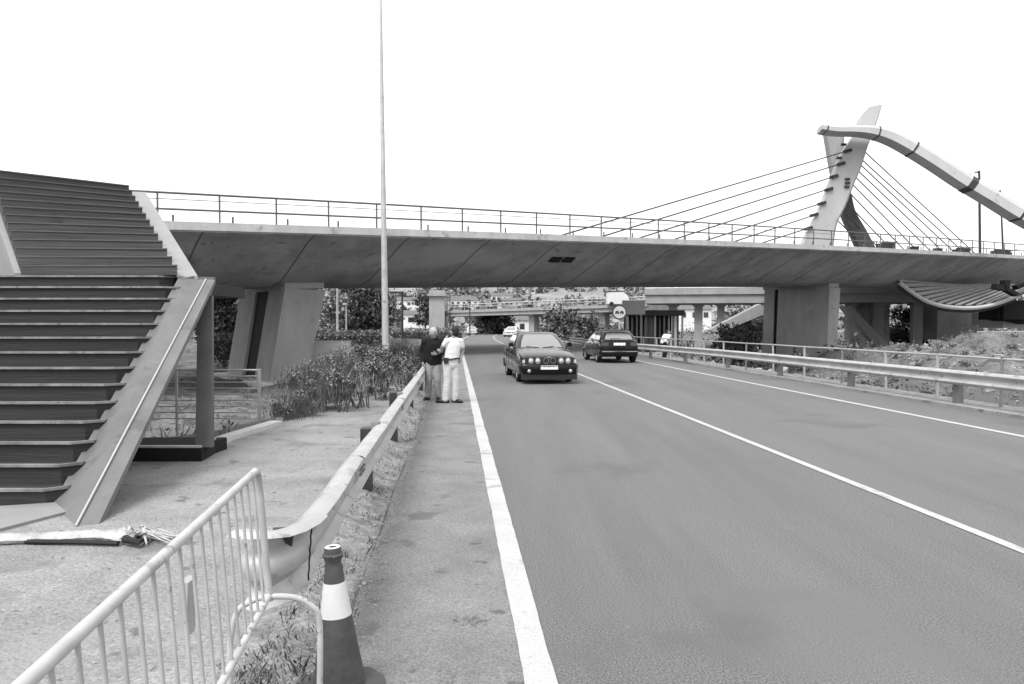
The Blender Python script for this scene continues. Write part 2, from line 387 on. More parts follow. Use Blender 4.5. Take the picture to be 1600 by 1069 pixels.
for i in range(2600):
    y = 2.0 + 16 * random.random() ** 1.6; a = rnd(-.95, -.45) if random.random() < .7 else rnd(-4.5, -.9)
    pass
    if a < edge_a(y) + .2: continue
    p = R(a, y, max(.008, vz(a, y))); s = rnd(.004, .013) * (1.8 if random.random() < .06 else 1)
    mb.box(p, (s * rnd(.8, 1.6), s * rnd(.8, 1.6), s * .8), rz=rnd(0, 3), rx=rnd(-.5, .5))
tag(mb.build('gravel', M['stone']), 'loose small stones scattered along the dirt edge of the road', 'gravel', kind='stuff')

def growth(name, label, centres, nleaf, size, mats, stems=14, cat='shrub', blades=0, group=None, bh=(.4, .9)):
    """one bush: stems, leaves spread through lumpy blobs, and dry stalks"""
    c0 = centres[0]; root = empty(name, label, cat, (c0[0], c0[1], terr(c0[0], c0[1])), group=group)
    mb = MB(); lv = [MB(), MB()]
    for i in range(stems):
        c = random.choice(centres); b = Vector((c[0] + rnd(-.3, .3) * c[3], c[1] + rnd(-.3, .3) * c[3], terr(c[0], c[1]) - .1))
        t = Vector((c[0] + rnd(-.8, .8) * c[3], c[1] + rnd(-.8, .8) * c[3], c[2] + rnd(0, .8) * c[4]))
        mb.tube([b, (b + t) / 2 + Vector((rnd(-.1, .1), rnd(-.1, .1), .1)), t], [.016, .010, .004], 5); mb.build('stem', M['bark'], root); mb = MB()
    tot = sum(c[3] * c[3] * c[4] for c in centres)
    for c in centres:
        cl = [(Vector((c[0], c[1], c[2])) + Vector((rnd(-1, 1) * c[3], rnd(-1, 1) * c[3], rnd(-.9, 1) * c[4])), rnd(.12, .32) * c[3]) for _ in range(max(8, int(30 * c[3])))]
        cl = [q for q in cl if ((q[0].x - c[0]) / c[3]) ** 2 + ((q[0].y - c[1]) / c[3]) ** 2 + ((q[0].z - c[2]) / c[4]) ** 2 < 1.15] or cl[:4]
        for i in range(int(nleaf * c[3] * c[3] * c[4] / tot)):
            q, r = random.choice(cl); d = Vector((random.gauss(0, .5), random.gauss(0, .5), random.gauss(0, .5))) * r
            leaf(lv[0 if random.random() < .6 else 1], q + d, size * rnd(.6, 1.4))
        for i in range(int(blades * c[3] * c[3] * c[4] / tot)):
            x, y = c[0] + random.gauss(0, .5) * c[3], c[1] + random.gauss(0, .5) * c[3]
            blade(lv[1], (x, y, max(terr(x, y), c[2] - c[4]) + rnd(0, .7) * c[4]), rnd(*bh), .5, .007)
    lv[0].build('foliage', M[mats[0]], root); lv[1].build('foliage', M[mats[1]], root)
    return root

# the big untidy bush beside the walkway
B = []
for (px, py, Y, r, h) in [(566, 590, 14.3, .52, .36), (598, 578, 16.0, .62, .40), (535, 604, 13.6, .36, .25), (628, 584, 18.0, .5, .30), (590, 560, 17.5, .6, .30)]:
    p = P(px, py, Y); B.append((p.x, p.y, p.z, r, h))
growth('dark_bush', 'dark leafy bush on the bank beside the pale walkway, below the tall lamp post', B, 9000, .035, ('leaf_dark', 'leaf_pale'), 26, blades=350, bh=(.12, .35))
B = []
for (px, py, Y, r, h) in [(505, 606, 13.8, .5, .28), (470, 632, 12.9, .36, .20), (450, 644, 12.5, .28, .16), (520, 578, 16.5, .75, .28), (555, 556, 19.5, .8, .28), (490, 592, 15, .55, .22)]:
    p = P(px, py, Y); B.append((p.x, p.y, p.z, r, h))
growth('pale_bush', 'pale feathery shrub spilling down the bank in front of the left bridge pier', B, 6500, .028, ('leaf_pale', 'leaf'), 20, blades=5600, bh=(.10, .34))
B = []
for (px, py, Y, r, h) in [(640, 588, 17.0, .35, .25), (645, 570, 21, .5, .35), (655, 556, 26, .7, .35), (615, 545, 26, .9, .3)]:
    p = P(px, py, Y); B.append((p.x, p.y, p.z, r, h))
growth('low_bush', 'low weedy bush between the lamp post and the man in the dark jumper', B, 3500, .03, ('leaf', 'leaf_dark'), 12, blades=1200, bh=(.15, .4))
# ground cover on both banks
mb = MB(); mb2 = MB()
for i in range(9000):
    Y = 10.5 + 48 * random.random(); a = edge_a(Y) - rnd(.1, 14) if random.random() < .5 else rnd(10.9, 34)
    if a > 0 and Y < 14: continue
    p = R(a, Y); z = terr(p.x, p.y); k = nz(p.x, p.y, 9, .35)
    if k < -.05: continue
    for q in range(3): blade((mb, mb2)[k > .2], (p.x + rnd(-.1, .1), p.y + rnd(-.1, .1), z - .02), rnd(.06, .28), .8, .012)
    if i % 2: leaf(mb, (p.x, p.y, z + rnd(.03, .22)), rnd(.03, .08))
tag(mb.build('ground_cover', M['leaf']), 'green weeds covering the banks on both sides of the road', 'weeds', kind='stuff')
tag(mb2.build('ground_cover', M['drygrass']), 'dry straw coloured grass on the banks on both sides of the road', 'grass', kind='stuff')
mb, mb2 = MB(), MB()
for i in range(620):
    Y = rnd(18, 60); a = rnd(11.2, 36); p = R(a, Y); z = terr(p.x, p.y); r = rnd(.15, .6)
    if nz(p.x, p.y, 12, .16) < -.12: continue
    for k in range(46): leaf(mb if k % 3 else mb2, (p.x + random.gauss(0, .5) * r, p.y + random.gauss(0, .5) * r, z + abs(random.gauss(0, .45)) * r), rnd(.04, .10), .5)
tag(mb.build('scrub', M['leaf_dark']), 'dark scrub scattered over the bank behind the pipe fence', 'scrub', kind='stuff')
tag(mb2.build('scrub', M['leaf']), 'lighter scrub scattered over the bank behind the pipe fence', 'scrub', kind='stuff')
# rubble on the right
mb = MB()
for i in range(5200):
    Y = rnd(17, 58); a = rnd(11, 40); p = R(a, Y); z = terr(p.x, p.y); 
    if nz(p.x, p.y, 4, .2) < -.05: continue
    s = rnd(.04, .15) * (2.6 if random.random() < .06 else 1)
    b = len(mb.v); mb.box((p.x, p.y, z + s * .15), (s * rnd(.7, 1.6), s, s * rnd(.4, .9)), rz=rnd(0, 3), rx=rnd(-.6, .6), ry=rnd(-.5, .5))
    mb.v[b:] = [(v[0] + rnd(-.3, .3) * s, v[1] + rnd(-.3, .3) * s, v[2] + rnd(-.3, .3) * s) for v in mb.v[b:]]
tag(mb.build('rubble', M['stone']), 'broken stones and rubble strewn over the earth mounds behind the pipe fence', 'rubble', kind='stuff')

# ------------------------------------------------------------ the road bridge
BD = Vector((sin(radians(54.6)), cos(radians(54.6)), 0)); BN = Vector((-BD.y, BD.x, 0))      # along, and away from the viewer
B0 = Vector(((249 - 800) * 29.6 / F, 29.6, 0)); SP = 2.37
def zt(t): return 5.62 + .0456 * t - .00010 * t * t
def drop(t): return 2.25 + .008 * max(t, -10)
def BP(t, q, dz=0.0): p = B0 + BD * t + BN * q; return Vector((p.x, p.y, zt(t) + dz))
bridge = empty('road_bridge', 'wide concrete bridge crossing over the road, with cable stayed pylon at the right', 'bridge', (B0.x, B0.y, 0))
TS = [-34 + i * 2.0 for i in range(86)]
prof = [(0.02, -.28), (.5, -.42), (1.3, -.20 * 2.45 - .22), (2.4, -.46 * 2.45 - .1), (3.6, -.72 * 2.45), (4.8, -.92 * 2.45), (6.0, -2.45), (10.0, -2.45), (11.5, -.9 * 2.45), (14, -.45 * 2.45), (15.98, -.28), (15.98, -.02), (.02, -.02)]
mb = MB(); rings = []
for t in TS:
    k = drop(t) / 2.45
    rings.append([BP(t, q, z * (k if z < -.3 else 1)) for q, z in prof])
mb.loft(rings); mb.build('deck', M['soffit'], bridge, smooth=25, fix=True)
# pour joints: narrow diagonal ribs standing proud of the soffit
mb = MB()
for i in range(2):
    q0 = i * 15.9
    rings = [[BP(t, q0 - .06 if i == 0 else q0 + .16, -.22), BP(t, q0 + .16 if i == 0 else q0 - .06, -.22), BP(t, q0 + .16 if i == 0 else q0 - .06, .12), BP(t, q0 - .06 if i == 0 else q0 + .16, .12)] for t in TS]
    mb = MB(); mb.loft(rings); mb.build('edge_beam', M['deck_edge'], bridge, fix=True)
mb = MB()
mb.loft([[BP(t, .4, -.02), BP(t, 15.6, -.02), BP(t, 15.6, .03), BP(t, .4, .03)] for t in TS]); mb.build('roadway', M['asphalt'], bridge, fix=True)
for i in range(34):
    t = -22 + 4.74 * i; mb = MB(); k = drop(t) / 2.45; pr_ = [(q, z * (k if z < -.3 else 1)) for q, z in prof[:7]]
    mb.loft([[BP(t - .035, q - .004, z - .008), BP(t + .035, q - .004, z - .008), BP(t + .035, q, z + .02), BP(t - .035, q, z + .02)] for q, z in pr_]); mb.build('pour_joint', M['joint'], bridge, fix=True)
# soffit openings
mb = MB()
for px in (828, 858):
    p = P(px, 411, 46); 
    c = BP(0, 0); t = (Vector((p.x, p.y, 0)) - Vector((B0.x, B0.y, 0))).dot(BD); pp = BP(t, 2.05, -1.1 * drop(t) / 2.45)
    mb.box(pp, (.75, .5, .10), rz=atan(BD.y / BD.x), rx=-.55)
mb.build('drain_opening', M['black'], bridge)
def railing(q, label):
    ra = MB().build('railing', M['railmetal'], bridge) if False else None
    mb = MB(); ts = [-33 + SP * .5 * i for i in range(140)]
    mb.tube([BP(t, q, 1.27) for t in ts[::2]], .048, 6)
    mb.tube([BP(t, q, .62) for t in ts[::2]], .045, 6)
    mb.tube([BP(t, q, 1.02) for t in ts[::2]], .016, 4)
    r = mb.build('railing', M['railmetal'], bridge)
    k = -13
    while SP * k < 132:
        m2 = MB(); t = SP * k; m2.tube([BP(t, q, .14), BP(t, q, 1.27)], .042, 6)
        m2.build('post', M['railmetal'], r); m2 = MB(); m2.tube([BP(t + SP * .28, q + .5, .02), BP(t + SP * .28, q + .5, .46)], .045, 5); m2.build('short_post', M['railmetal'], r); k += 1
    return r
railing(.10, 'near'); 
mb = MB()
mb.tube([BP(t, 15.85, 1.2) for t in TS], .04, 6); mb.tube([BP(t, 15.85, .62) for t in TS], .03, 6)
r = mb.build('railing', M['railmetal'], bridge)
for k in range(0, 48):
    m2 = MB(); t = -20 + 3 * k; m2.tube([BP(t, 15.85, .14), BP(t, 15.85, 1.2)], .04, 6); m2.build('post', M['railmetal'], r)
# piers: two tapering legs each, wider at the top and leaning
def tq(px, q):     # position along the bridge at which the line q projects to the photo column px
    o = B0 + BN * q; k = (px - 800) / F
    return (k * o.y - o.x) / (BD.x - k * BD.y)
def pier(px, q0, gl, lab, zb, w=2.2, lean=.85):
    t0 = tq(px, q0); root_bm = MB()
    top_z = zt(t0) - drop(t0) - .22
    cap = MB(); cap.loft([[BP(t0 + dx, q, dz) for dx, q in ((-w * .48, q0 + .1), (w * .48, q0 + .1), (w * .48, q0 + gl[-1][1] + .2), (-w * .48, q0 + gl[-1][1] + .2))] for dz in (-drop(t0) - .19, -drop(t0) + .5)])
    pr = cap.build('pier', M['concrete'], bridge, fix=True)
    for (qa, qb) in gl:
        m2 = MB(); rings = []
        for z, sh, ww in ((zb - .6, -lean * 1.1, w * .86), (zb, -lean, w * .88), (top_z, 0, w)):
            ring = []
            for sx, q in ((-1, qa), (1, qa), (1, qb), (-1, qb)):
                p = BP(t0 + sh + sx * ww / 2, q0 + q); ring.append(Vector((p.x, p.y, z)))
            rings.append(ring)
        m2.loft(rings); m2.build('leg', M['concrete'], pr, fix=True)
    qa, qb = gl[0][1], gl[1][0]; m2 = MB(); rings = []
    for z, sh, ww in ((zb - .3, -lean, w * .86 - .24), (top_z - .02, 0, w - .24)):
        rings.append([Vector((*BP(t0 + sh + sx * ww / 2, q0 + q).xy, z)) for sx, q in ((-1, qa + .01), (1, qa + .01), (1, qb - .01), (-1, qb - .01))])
    m2.loft(rings); m2.build('gap_shade', M['black'], pr, fix=True)  # black filler added between the legs, painting the gap's shade
    m2 = MB(); m2.box(BP(t0, q0 + .5, -drop(t0) - .20), (w * .7, .6, .06), rz=radians(35.4)); m2.build('bearing', M['black'], pr)
    m2 = MB(); rings = []
    for z in (zb - .8, zb + .12):
        rings.append([Vector((*BP(t0 - lean + dx, q0 + q).xy, z)) for dx, q in ((-1.7, -.7), (1.7, -.7), (1.7, 9), (-1.7, 9))])
    m2.loft(rings); m2.build('footing', M['fascia'], pr, fix=True)
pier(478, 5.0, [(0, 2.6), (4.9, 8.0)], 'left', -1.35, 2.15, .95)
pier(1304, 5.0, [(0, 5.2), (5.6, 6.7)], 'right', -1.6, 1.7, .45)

# pylon, stays and the looping footway
q_c = 8.0; tp = tq(1318, q_c); PY = BP(tp, q_c).y
def outline(pts, Y, depth): 
    mb = MB(); n = len(pts); fr = [P(x, y, Y) for x, y in pts]
    return mb.slab(fr, (0.28 * depth, depth, 0))
pyl_pts = [((1246, 396), (1302, 396)), ((1262, 360), (1308, 352)), ((1283, 318), (1322, 322)), ((1297, 283), (1335, 288)), ((1310, 250), (1346, 262)), ((1322, 226), (1357, 228)), ((1338, 201), (1367, 200)), ((1347, 178), (1374, 181)), ((1358, 167), (1379, 163))]
def ribbon(pairs, Y, depth, name, m, parent, sub=5, y2=None):
    A = interp([P(a[0], a[1], Y) for a, b in pairs], sub); Bq = interp([P(b[0], b[1], Y) for a, b in pairs], sub)
    off = Vector((.28 * depth, depth, 0)); mb = MB(); rings = []
    for a, b in zip(A, Bq): rings.append([a + off * .12, a * .93 + b * .07, a * .07 + b * .93, b + off * .12, b + off * .9, a + off * .9])
    mb.loft(rings); return mb.build(name, m, parent, smooth=35, fix=True)
pyl = ribbon(pyl_pts, PY - .8, 2.4, 'pylon', M['pylon'], bridge)
dk = [((1288, 195), (1320, 205)), ((1293, 225), (1320, 232)), ((1299, 260), (1326, 262)), ((1308, 300), (1330, 296)), ((1318, 336), (1338, 330)), ((1332, 366), (1354, 358)), ((1345, 396), (1372, 392))]
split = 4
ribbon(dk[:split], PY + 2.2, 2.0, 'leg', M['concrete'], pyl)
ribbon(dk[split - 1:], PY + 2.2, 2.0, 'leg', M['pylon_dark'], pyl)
mb = MB()      # anchor boxes on the pylon's face
for x, y in [(1324, 236), (1314, 256), (1303, 276), (1295, 296), (1284, 318), (1272, 336), (1263, 357)]:
    mb = MB(); mb.box(P(x, y, PY - .85), (.75, .35, .28), ry=-.25); mb.build('anchor', M['darkmetal'], pyl)
for x, y in [(1324, 280), (1324, 286), (1323, 292), (1311, 247), (1318, 226)]:
    mb = MB(); mb.box(P(x, y, PY - .85), (.45, .25, .2)); mb.build('anchor', M['darkmetal'], pyl)
L1 = [((1324, 236), 828), ((1314, 256), 893), ((1300, 277), 955), ((1293, 296), 1012), ((1283, 318), 1062), ((1270, 337), 1108), ((1262, 357), 1152)]
for (x, y), bx in L1:
    m2 = MB(); m2.tube([P(x, y, PY - .7), BP(tq(bx, 5.5), 5.5, .1)], .058, 6); m2.build('stay_cable', M['cable'], bridge)
R1 = [((1352, 238), 1540), ((1347, 250), 1524), ((1344, 257), 1508), ((1341, 267), 1490), ((1338, 278), 1470), ((1334, 290), 1448), ((1328, 302), 1428), ((1324, 318), 1408), ((1318, 330), 1390), ((1310, 346), 1370)]
for (x, y), bx in R1:
    m2 = MB(); m2.tube([P(x, y, PY - .1), BP(tq(bx, 9.0), 9.0, .1)], .058, 6); m2.build('stay_cable', M['cable'], bridge)
fw = [(1286, 197), (1310, 200), (1345, 200), (1375, 203), (1402, 212), (1432, 228), (1470, 251), (1510, 277), (1555, 304), (1600, 331), (1650, 357), (1700, 380), (1760, 400)]
fwt = [9, 10, 12, 16, 18, 19, 20, 21, 21, 22, 22, 22, 22]
path = interp([P(x, y, PY - 3.6 - .010 * max(0, x - 1400)) for x, y in fw], 5); th = interp([Vector((k, 0, 0)) for k in fwt], 5)
mb = MB(); rings = []
for i, p in enumerate(path):
    h = th[i].x * p.y / F
    t = (path[min(i + 1, len(path) - 1)] - path[max(i - 1, 0)]).normalized(); side = Vector((.15, 1, 0)).normalized(); up = side.cross(t).normalized()
    if up.z < 0: up = -up
    rings.append([p - up * h * .5, p + up * h * .12, p + up * h * .5 + side * .5, p + up * h * .5 + side * 1.9, p + up * h * .1 + side * 2.4, p - up * h * .5 + side * 2.0])
mb.cur = 0; mb.loft(rings)
fwo = mb.build('footway_arch', M['pylon'], bridge, smooth=25, fix=True)
mb = MB()
for x in (1290, 1372, 1431, 1511, 1598):
    i = min(range(len(path)), key=lambda k: abs(path[k].x / path[k].y * F + 800 - x)); a, b = rings[i], rings[i + 1] if x != 1511 else rings[i + 1]
    def grow(r): c = sum(r, Vector()) / 6; return [c + (p - c) * 1.04 for p in r]
    m2 = MB(); w_ = .35 if x not in (1511,) else 1.0
    c = [p + (q - p) * w_ for p, q in zip(a, b)]
    m2.loft([grow(a), grow(c)]); m2.build('joint_collar', M['darkmetal'], fwo, fix=True)
# the lower curved ribbed span that shows under the bridge at the right
lo = [(1404, 441), (1422, 455), (1443, 468), (1465, 476), (1492, 480), (1525, 480), (1556, 474), (1588, 462)]
hi = [(1500, 447), (1520, 447), (1540, 446), (1560, 446), (1585, 446), (1605, 446), (1625, 446), (1650, 446)]
YL, YH = 71.0, 80.0
A = interp([P(x, y, YL) for x, y in lo], 4); Bq = interp([P(x, y, YH) for x, y in hi], 4)
mb = MB(); rings = [[a, b, b + Vector((0, 0, .12)), a + Vector((0, 0, .12))] for a, b in zip(A, Bq)]
mb.loft(rings); cw = mb.build('lower_footway', M['darkmetal'], bridge, fix=True)
m2 = MB(); m2.tube([a + Vector((0, -.1, -.05)) for a in A], .20, 6); m2.build('edge_tube', M['pylon'], cw)
m2 = MB(); m2.tube([a + Vector((0, .1, -.38)) for a in A], .14, 6); m2.build('edge_tube', M['darkmetal'], cw)
nA = len(A)
for i in range(0, nA - 1, 2):
    a = A[i]; b = Bq[min(nA - 1, i)]; f = .95 if i % 3 else 1.0
    w0 = (A[i + 1] - A[i]) * .95; w1 = (Bq[min(nA - 1, i + 1)] - Bq[min(nA - 2, i)]) * .95
    m2 = MB(); e = b - a; m2.slab([a + Vector((0, 0, .16)), a + w0 + Vector((0, 0, .16)), a + w0 * .5 + w1 * .5 + e * f + Vector((0, 0, .16)), a + e * f + Vector((0, 0, .16))], (0, -.05, .12)); m2.build('rib', M[('edge_conc', 'concrete', 'edge_conc')[i % 3]], cw)
for (x, y, w_, h_, r__) in ((1560, 449, .9, .5, .2), (1578, 456, 1.2, .35, .5), (1592, 447, .8, .4, -.4), (1570, 444, .5, .7, 0)):
    m2 = MB(); m2.box(P(x, y, 70.0), (w_, .8, h_), ry=r__); m2.build('abutment_bearing', M['black'], cw)

def lamp_post(name, label, base, top, r0, r1, cat='lamp post', arm=None, m='galv', group=None):
    o = empty(name, label, cat, base, group=group)
    mb = MB(); b, t = Vector(base), Vector(top); n = 10
    mb.tube([b + (t - b) * i / n for i in range(n + 1)], [r0 + (r1 - r0) * i / n for i in range(n + 1)], 12); mb.build('pole', M[m], o, smooth=50)
    mb = MB(); mb.tube([b + Vector((0, 0, -.3)), b + Vector((0, 0, .12))], [r0 * 1.5] * 2, 12); mb.box(b + Vector((0, 0, .03)), (r0 * 5, r0 * 5, .05)); mb.build('base_plate', M[m], o)
    if arm:
        mb = MB(); mb.tube([t, t + Vector(arm)], [r1, r1 * .6], 8); mb.build('arm', M[m], o)
        e_ = t + Vector(arm)
        mb = MB(); mb.box(e_, (.5, .28, .12)); mb.build('lamp_head', M[m], o)
    return o
b = P(603, 552, 24.5); b.z = terr(b.x, b.y); t_ = P(594, -38, 24.5)
lamp_post('lamp_post', 'tall pale tapering lamp post rising out of the bush in front of the bridge', b, t_, .125, .035, arm=(1.2, .6, .35))
b = BP(tq(1530, 12), 12, 0); lamp_post('lamp_post', 'dark lamp post on the bridge deck, the taller of the two by the footway arch', b, P(1530, 268, b.y), .17, .14, m='darkmetal', arm=(0, .5, 0))
b = BP(tq(1567, 12), 12, 0); lamp_post('lamp_post', 'thin dark lamp post on the bridge deck, the shorter one near the frame edge', b, P(1563, 298, b.y), .14, .09, m='darkmetal', arm=(0, .5, 0))
# deck clutter at the foot of the stays
for i, (x, w_, h_) in enumerate([(1383, 1.9, .9), (1424, 1.0, .6), (1460, 1.3, .55), (1500, 2.4, .75), (1562, 3.4, .85)]):
    p = BP(tq(x, 3.0), 3.0, 0); o = MB()
    o.box((p.x, p.y, p.z + h_ / 2), (w_, .7, h_), rz=.6); o.box((p.x + .2, p.y, p.z + h_ + .1), (w_ * .6, .5, .2), rz=.4)
    for k in range(3): o.tube([(p.x - w_ / 2, p.y, p.z), (p.x - w_ / 2 + w_ * k / 2, p.y - .2, p.z + h_ + .25)], .04, 5)
    tag(o.build('material_crate', M['darkmetal']), 'dark building materials on the bridge deck, ' + ['nearest the pylon foot', 'second heap from the pylon', 'middle heap under the stays', 'low heap left of the taller deck lamp post', 'longest heap, right of the taller deck lamp post'][i], 'materials', 'building materials on the bridge deck')

# ------------------------------------------------------------ staircase
st = empty('steel_staircase', 'big staircase of dark boards with grey steel stringers, beside the pale walkway', 'staircase', (-4.4, 6.5, 0))
RP = [(88, 768), (90, 751), (114, 714), (133, 682), (151, 650), (169, 623), (184, 594), (199, 569), (217, 547), (232, 525), (247, 504), (257, 483), (267, 465), (274, 447), (278, 431)]
NL = 14; r_ = .163
def stepY(k): return 6.50 + (k - 1) * (10.14 - 6.50) / 13
Rk = {k: ((RP[k][0] - 800) * stepY(k) / F) for k in range(1, 15)}; Rk[15] = Rk[14]
for k in range(1, 15):
    Y0, Y1 = stepY(k), (stepY(k + 1) if k < 14 else 13.0); xr = Rk[k]
    if k == 14: xr = Rk[14] - .12
    z0, z1 = (k - 1) * r_, k * r_ - .028
    mb = MB(); mb.prism([(-8.2, Y0 + .02), (xr - .14, Y0 + .02), (xr, Y0 + .14), (xr, Y1 + .02), (-8.2, Y1 + .02)], z0 - (.0 if k == 1 else .05), z1)
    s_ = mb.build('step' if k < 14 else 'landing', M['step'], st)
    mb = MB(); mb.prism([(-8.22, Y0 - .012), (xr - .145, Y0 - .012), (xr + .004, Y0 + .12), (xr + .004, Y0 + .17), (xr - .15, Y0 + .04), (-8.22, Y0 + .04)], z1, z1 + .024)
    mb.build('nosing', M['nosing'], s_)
# upper flight, turning off to the left
R0, R13 = P(277, 431, 10.16), P(197, 294, 13.6); L0, L13 = P(33, 430, 10.24), P(-16, 266, 12.1)
zu = [2.285 + (R13.z - 2.285) * k / 13 for k in range(14)]
def lk(a, b, k): p = a + (b - a) * k / 13; return (p.x, p.y)
for k in range(13):
    mb = MB(); a0, a1, c0, c1 = lk(R0, R13, k), lk(R0, R13, k + 1.25), lk(L0, L13, k), lk(L0, L13, k + 1.25)
    mb.prism([c0, a0, a1, c1], zu[k] - .10 if k else zu[k], zu[k + 1] - .02)
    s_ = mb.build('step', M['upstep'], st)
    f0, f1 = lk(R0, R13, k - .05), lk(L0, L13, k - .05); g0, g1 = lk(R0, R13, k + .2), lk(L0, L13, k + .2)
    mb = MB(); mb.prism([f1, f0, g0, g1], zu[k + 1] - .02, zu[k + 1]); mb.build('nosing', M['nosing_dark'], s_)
# upper landing behind
mb = MB(); mb.prism([lk(L0, L13, 13), lk(R0, R13, 13), lk(R0, R13, 20), lk(L0, L13, 20)], zu[13] - .25, zu[13] - .03); mb.build('landing', M['upstep'], st)
# left cheek wall
mb = MB(); mb.slab([Vector((*lk(L0, L13, 0), 2.27)), Vector((*lk(L0, L13, 13), 2.27)), Vector((*lk(L0, L13, 13), zu[13] - .2)), Vector((*lk(L0, L13, 0), zu[0] + .03))], (-.06, -.05, 0)); mb.build('stringer', M['steel_light'], st)
# right stringers
Q = [P(279, 436, 10.2), P(303, 431, 10.34), P(223, 300, 13.85), P(203, 299, 13.7)]
mb = MB(); nn = (Q[1] - Q[0]).cross(Q[2] - Q[0]).normalized(); nn = nn if nn.z < 0 else -nn
mb.slab(Q, nn * .10); mb.slab([Q[1], Q[1] + Vector((.03, 0, -.25)), Q[2] + Vector((.03, 0, -.25)), Q[2]], (.05, 0, 0)); mb.build('stringer', M['steel_light'], st)
I0, I1 = G(80, 792, 0), P(279, 434, 10.22); D0, D1 = G(119, 824, 0), P(322, 437, 10.42); O0, O1 = G(153, 821, 0), P(336, 437, 10.5)
nn = (I1 - I0).cross(D0 - I0).normalized(); nn = nn if nn.z < 0 else -nn
mb = MB(); mb.slab([I0, D0, D1, I1], nn * .03); s_ = mb.build('stringer', M['steel_grey'], st)
up = Vector((0, 0, 1))
mb = MB(); mb.slab([D0, O0, O1, D1], Vector((0, .02, -.05))); mb.build('flange', M['steel_grey'], s_)
mb = MB(); mb.tube([D0 + Vector((0, -.005, .012)), D1 + Vector((0, -.005, .008))], .010, 6); mb.build('edge_bead', M['pylon'], s_)
mb = MB(); mb.slab([O0, O1, O1 + Vector((-.12, .05, -.30)), O0 + Vector((-.1, .25, -.02))], Vector((-.03, 0, 0))); mb.build('web', M['steel_grey'], s_)
mb = MB(); mb.slab([P(279, 432, 10.23), P(336, 433, 10.55), P(326, 470, 10.55), P(300, 470, 10.3)], (0, .05, 0)); mb.build('end_plate', M['steel_grey'], s_)
mb = MB(); mb.prism([G(0, 832, 0), G(-120, 832, 0), G(-60, 800, 0), G(88, 790, 0), G(122, 800, 0)], 0, .03); mb.build('base_plate', M['steel_light'], st)
# steel post and dark plinth
mb = MB(); bt = [P(305, 699, 8.72), P(331, 699, 8.72), P(335, 697, 8.9), P(310, 697, 8.9)]; tp_ = [P(309, 462, 10.30), P(331, 462, 10.30), P(334, 462, 10.5), P(312, 462, 10.5)]
mb.loft([bt, tp_]); mb.build('post', M['post_steel'], st, fix=True)
mb = MB(); mb.prism([G(196, 722), G(315, 722), G(337, 709), (-3.66, 9.5), (-5.0, 9.5)], 0, .16); pl = mb.build('plinth', M['black'], st)
mb = MB(); a, c, d = G(200, 721), G(314, 721), G(337, 706)
mb.slab([a + up * .16, c + up * .16, d + up * .16, d + up * .16 + Vector((-.02, .07, 0)), c + up * .16 + Vector((-.01, .07, 0)), a + up * .16 + Vector((0, .07, 0))], (0, 0, .02)); mb.build('edge_strip', M['fascia'], pl)
# rail fence behind the post
fe = empty('rail_fence', 'low fence of thin horizontal rails behind the steel post under the stairs', 'fence', P(405, 660, 12.2))
FY = 12.2
for i in range(9):
    z = .86 - i * .10; mb = MB(); p = P(405, 580, FY); mb.tube([(p.x, FY, z - (0 if i else -.0)), (-7.2, FY, z)], .018 if i == 0 else .010, 6); mb.build('rail', M['galv'], fe)
for x in (405, 330, 276, 215):
    p = P(x, 600, FY); mb = MB(); mb.box((p.x, FY, .28), (.045 if x == 405 else .03, .045, 1.2)); mb.build('post', M['galv'], fe)

# wrapped pole on the ground
w = empty('wrapped_pole', 'broken pole wrapped in pale plastic lying at the foot of the stairs', 'pole', G(100, 842))
pts = [G(x, y, .04) for x, y in [(-220, 830), (-60, 843), (0, 842), (60, 840), (110, 838), (150, 836), (185, 838), (212, 843)]]
mb = MB(); pp = interp(pts, 6); k = len(pp); rings = []
for i, p in enumerate(pp):
    rr = (.045 + .010 * nz(i * .5, 1)) * (1 if i < k - 10 else 1 + .3 * sin((i - k + 10) * .35))
    rings.append([p + Vector((0, cos(a_) * rr * (1.5 + .3 * nz(i * .8, j)), sin(a_) * rr * (.85 + .35 * nz(i * .8, j, 3)))) for j, a_ in enumerate([2 * pi * q / 10 for q in range(10)])])
mb.loft(rings); mb.build('wrapping', M['plaster'], w, smooth=40, fix=True)
mb = MB()
for i in range(26):
    p = G(rnd(175, 225), rnd(832, 850), .02); q = G(rnd(205, 280), rnd(832, 852), .03)
    mb.tube([p, (p + q) / 2 + Vector((0, 0, rnd(.02, .08))), q], [.008, .012, .004], 5, sy=.4)
mb.build('torn_end', M['plaster'], w)
mb = MB(); mb.tube([G(195, 842, .06), G(215, 848, .05), G(228, 840, .03)], [.03, .025, .01], 6); mb.tube([G(40, 846, .03), G(110, 847, .03), G(185, 849, .03)], .018, 6); mb.build('core', M['rubber'], w)
mb = MB(); mb.tube([G(205, 841, .03), G(245, 836, .03), G(283, 838, .02)], [.03, .03, .015], 7, sy=.6); mb.build('wrapping', M['plaster'], w)

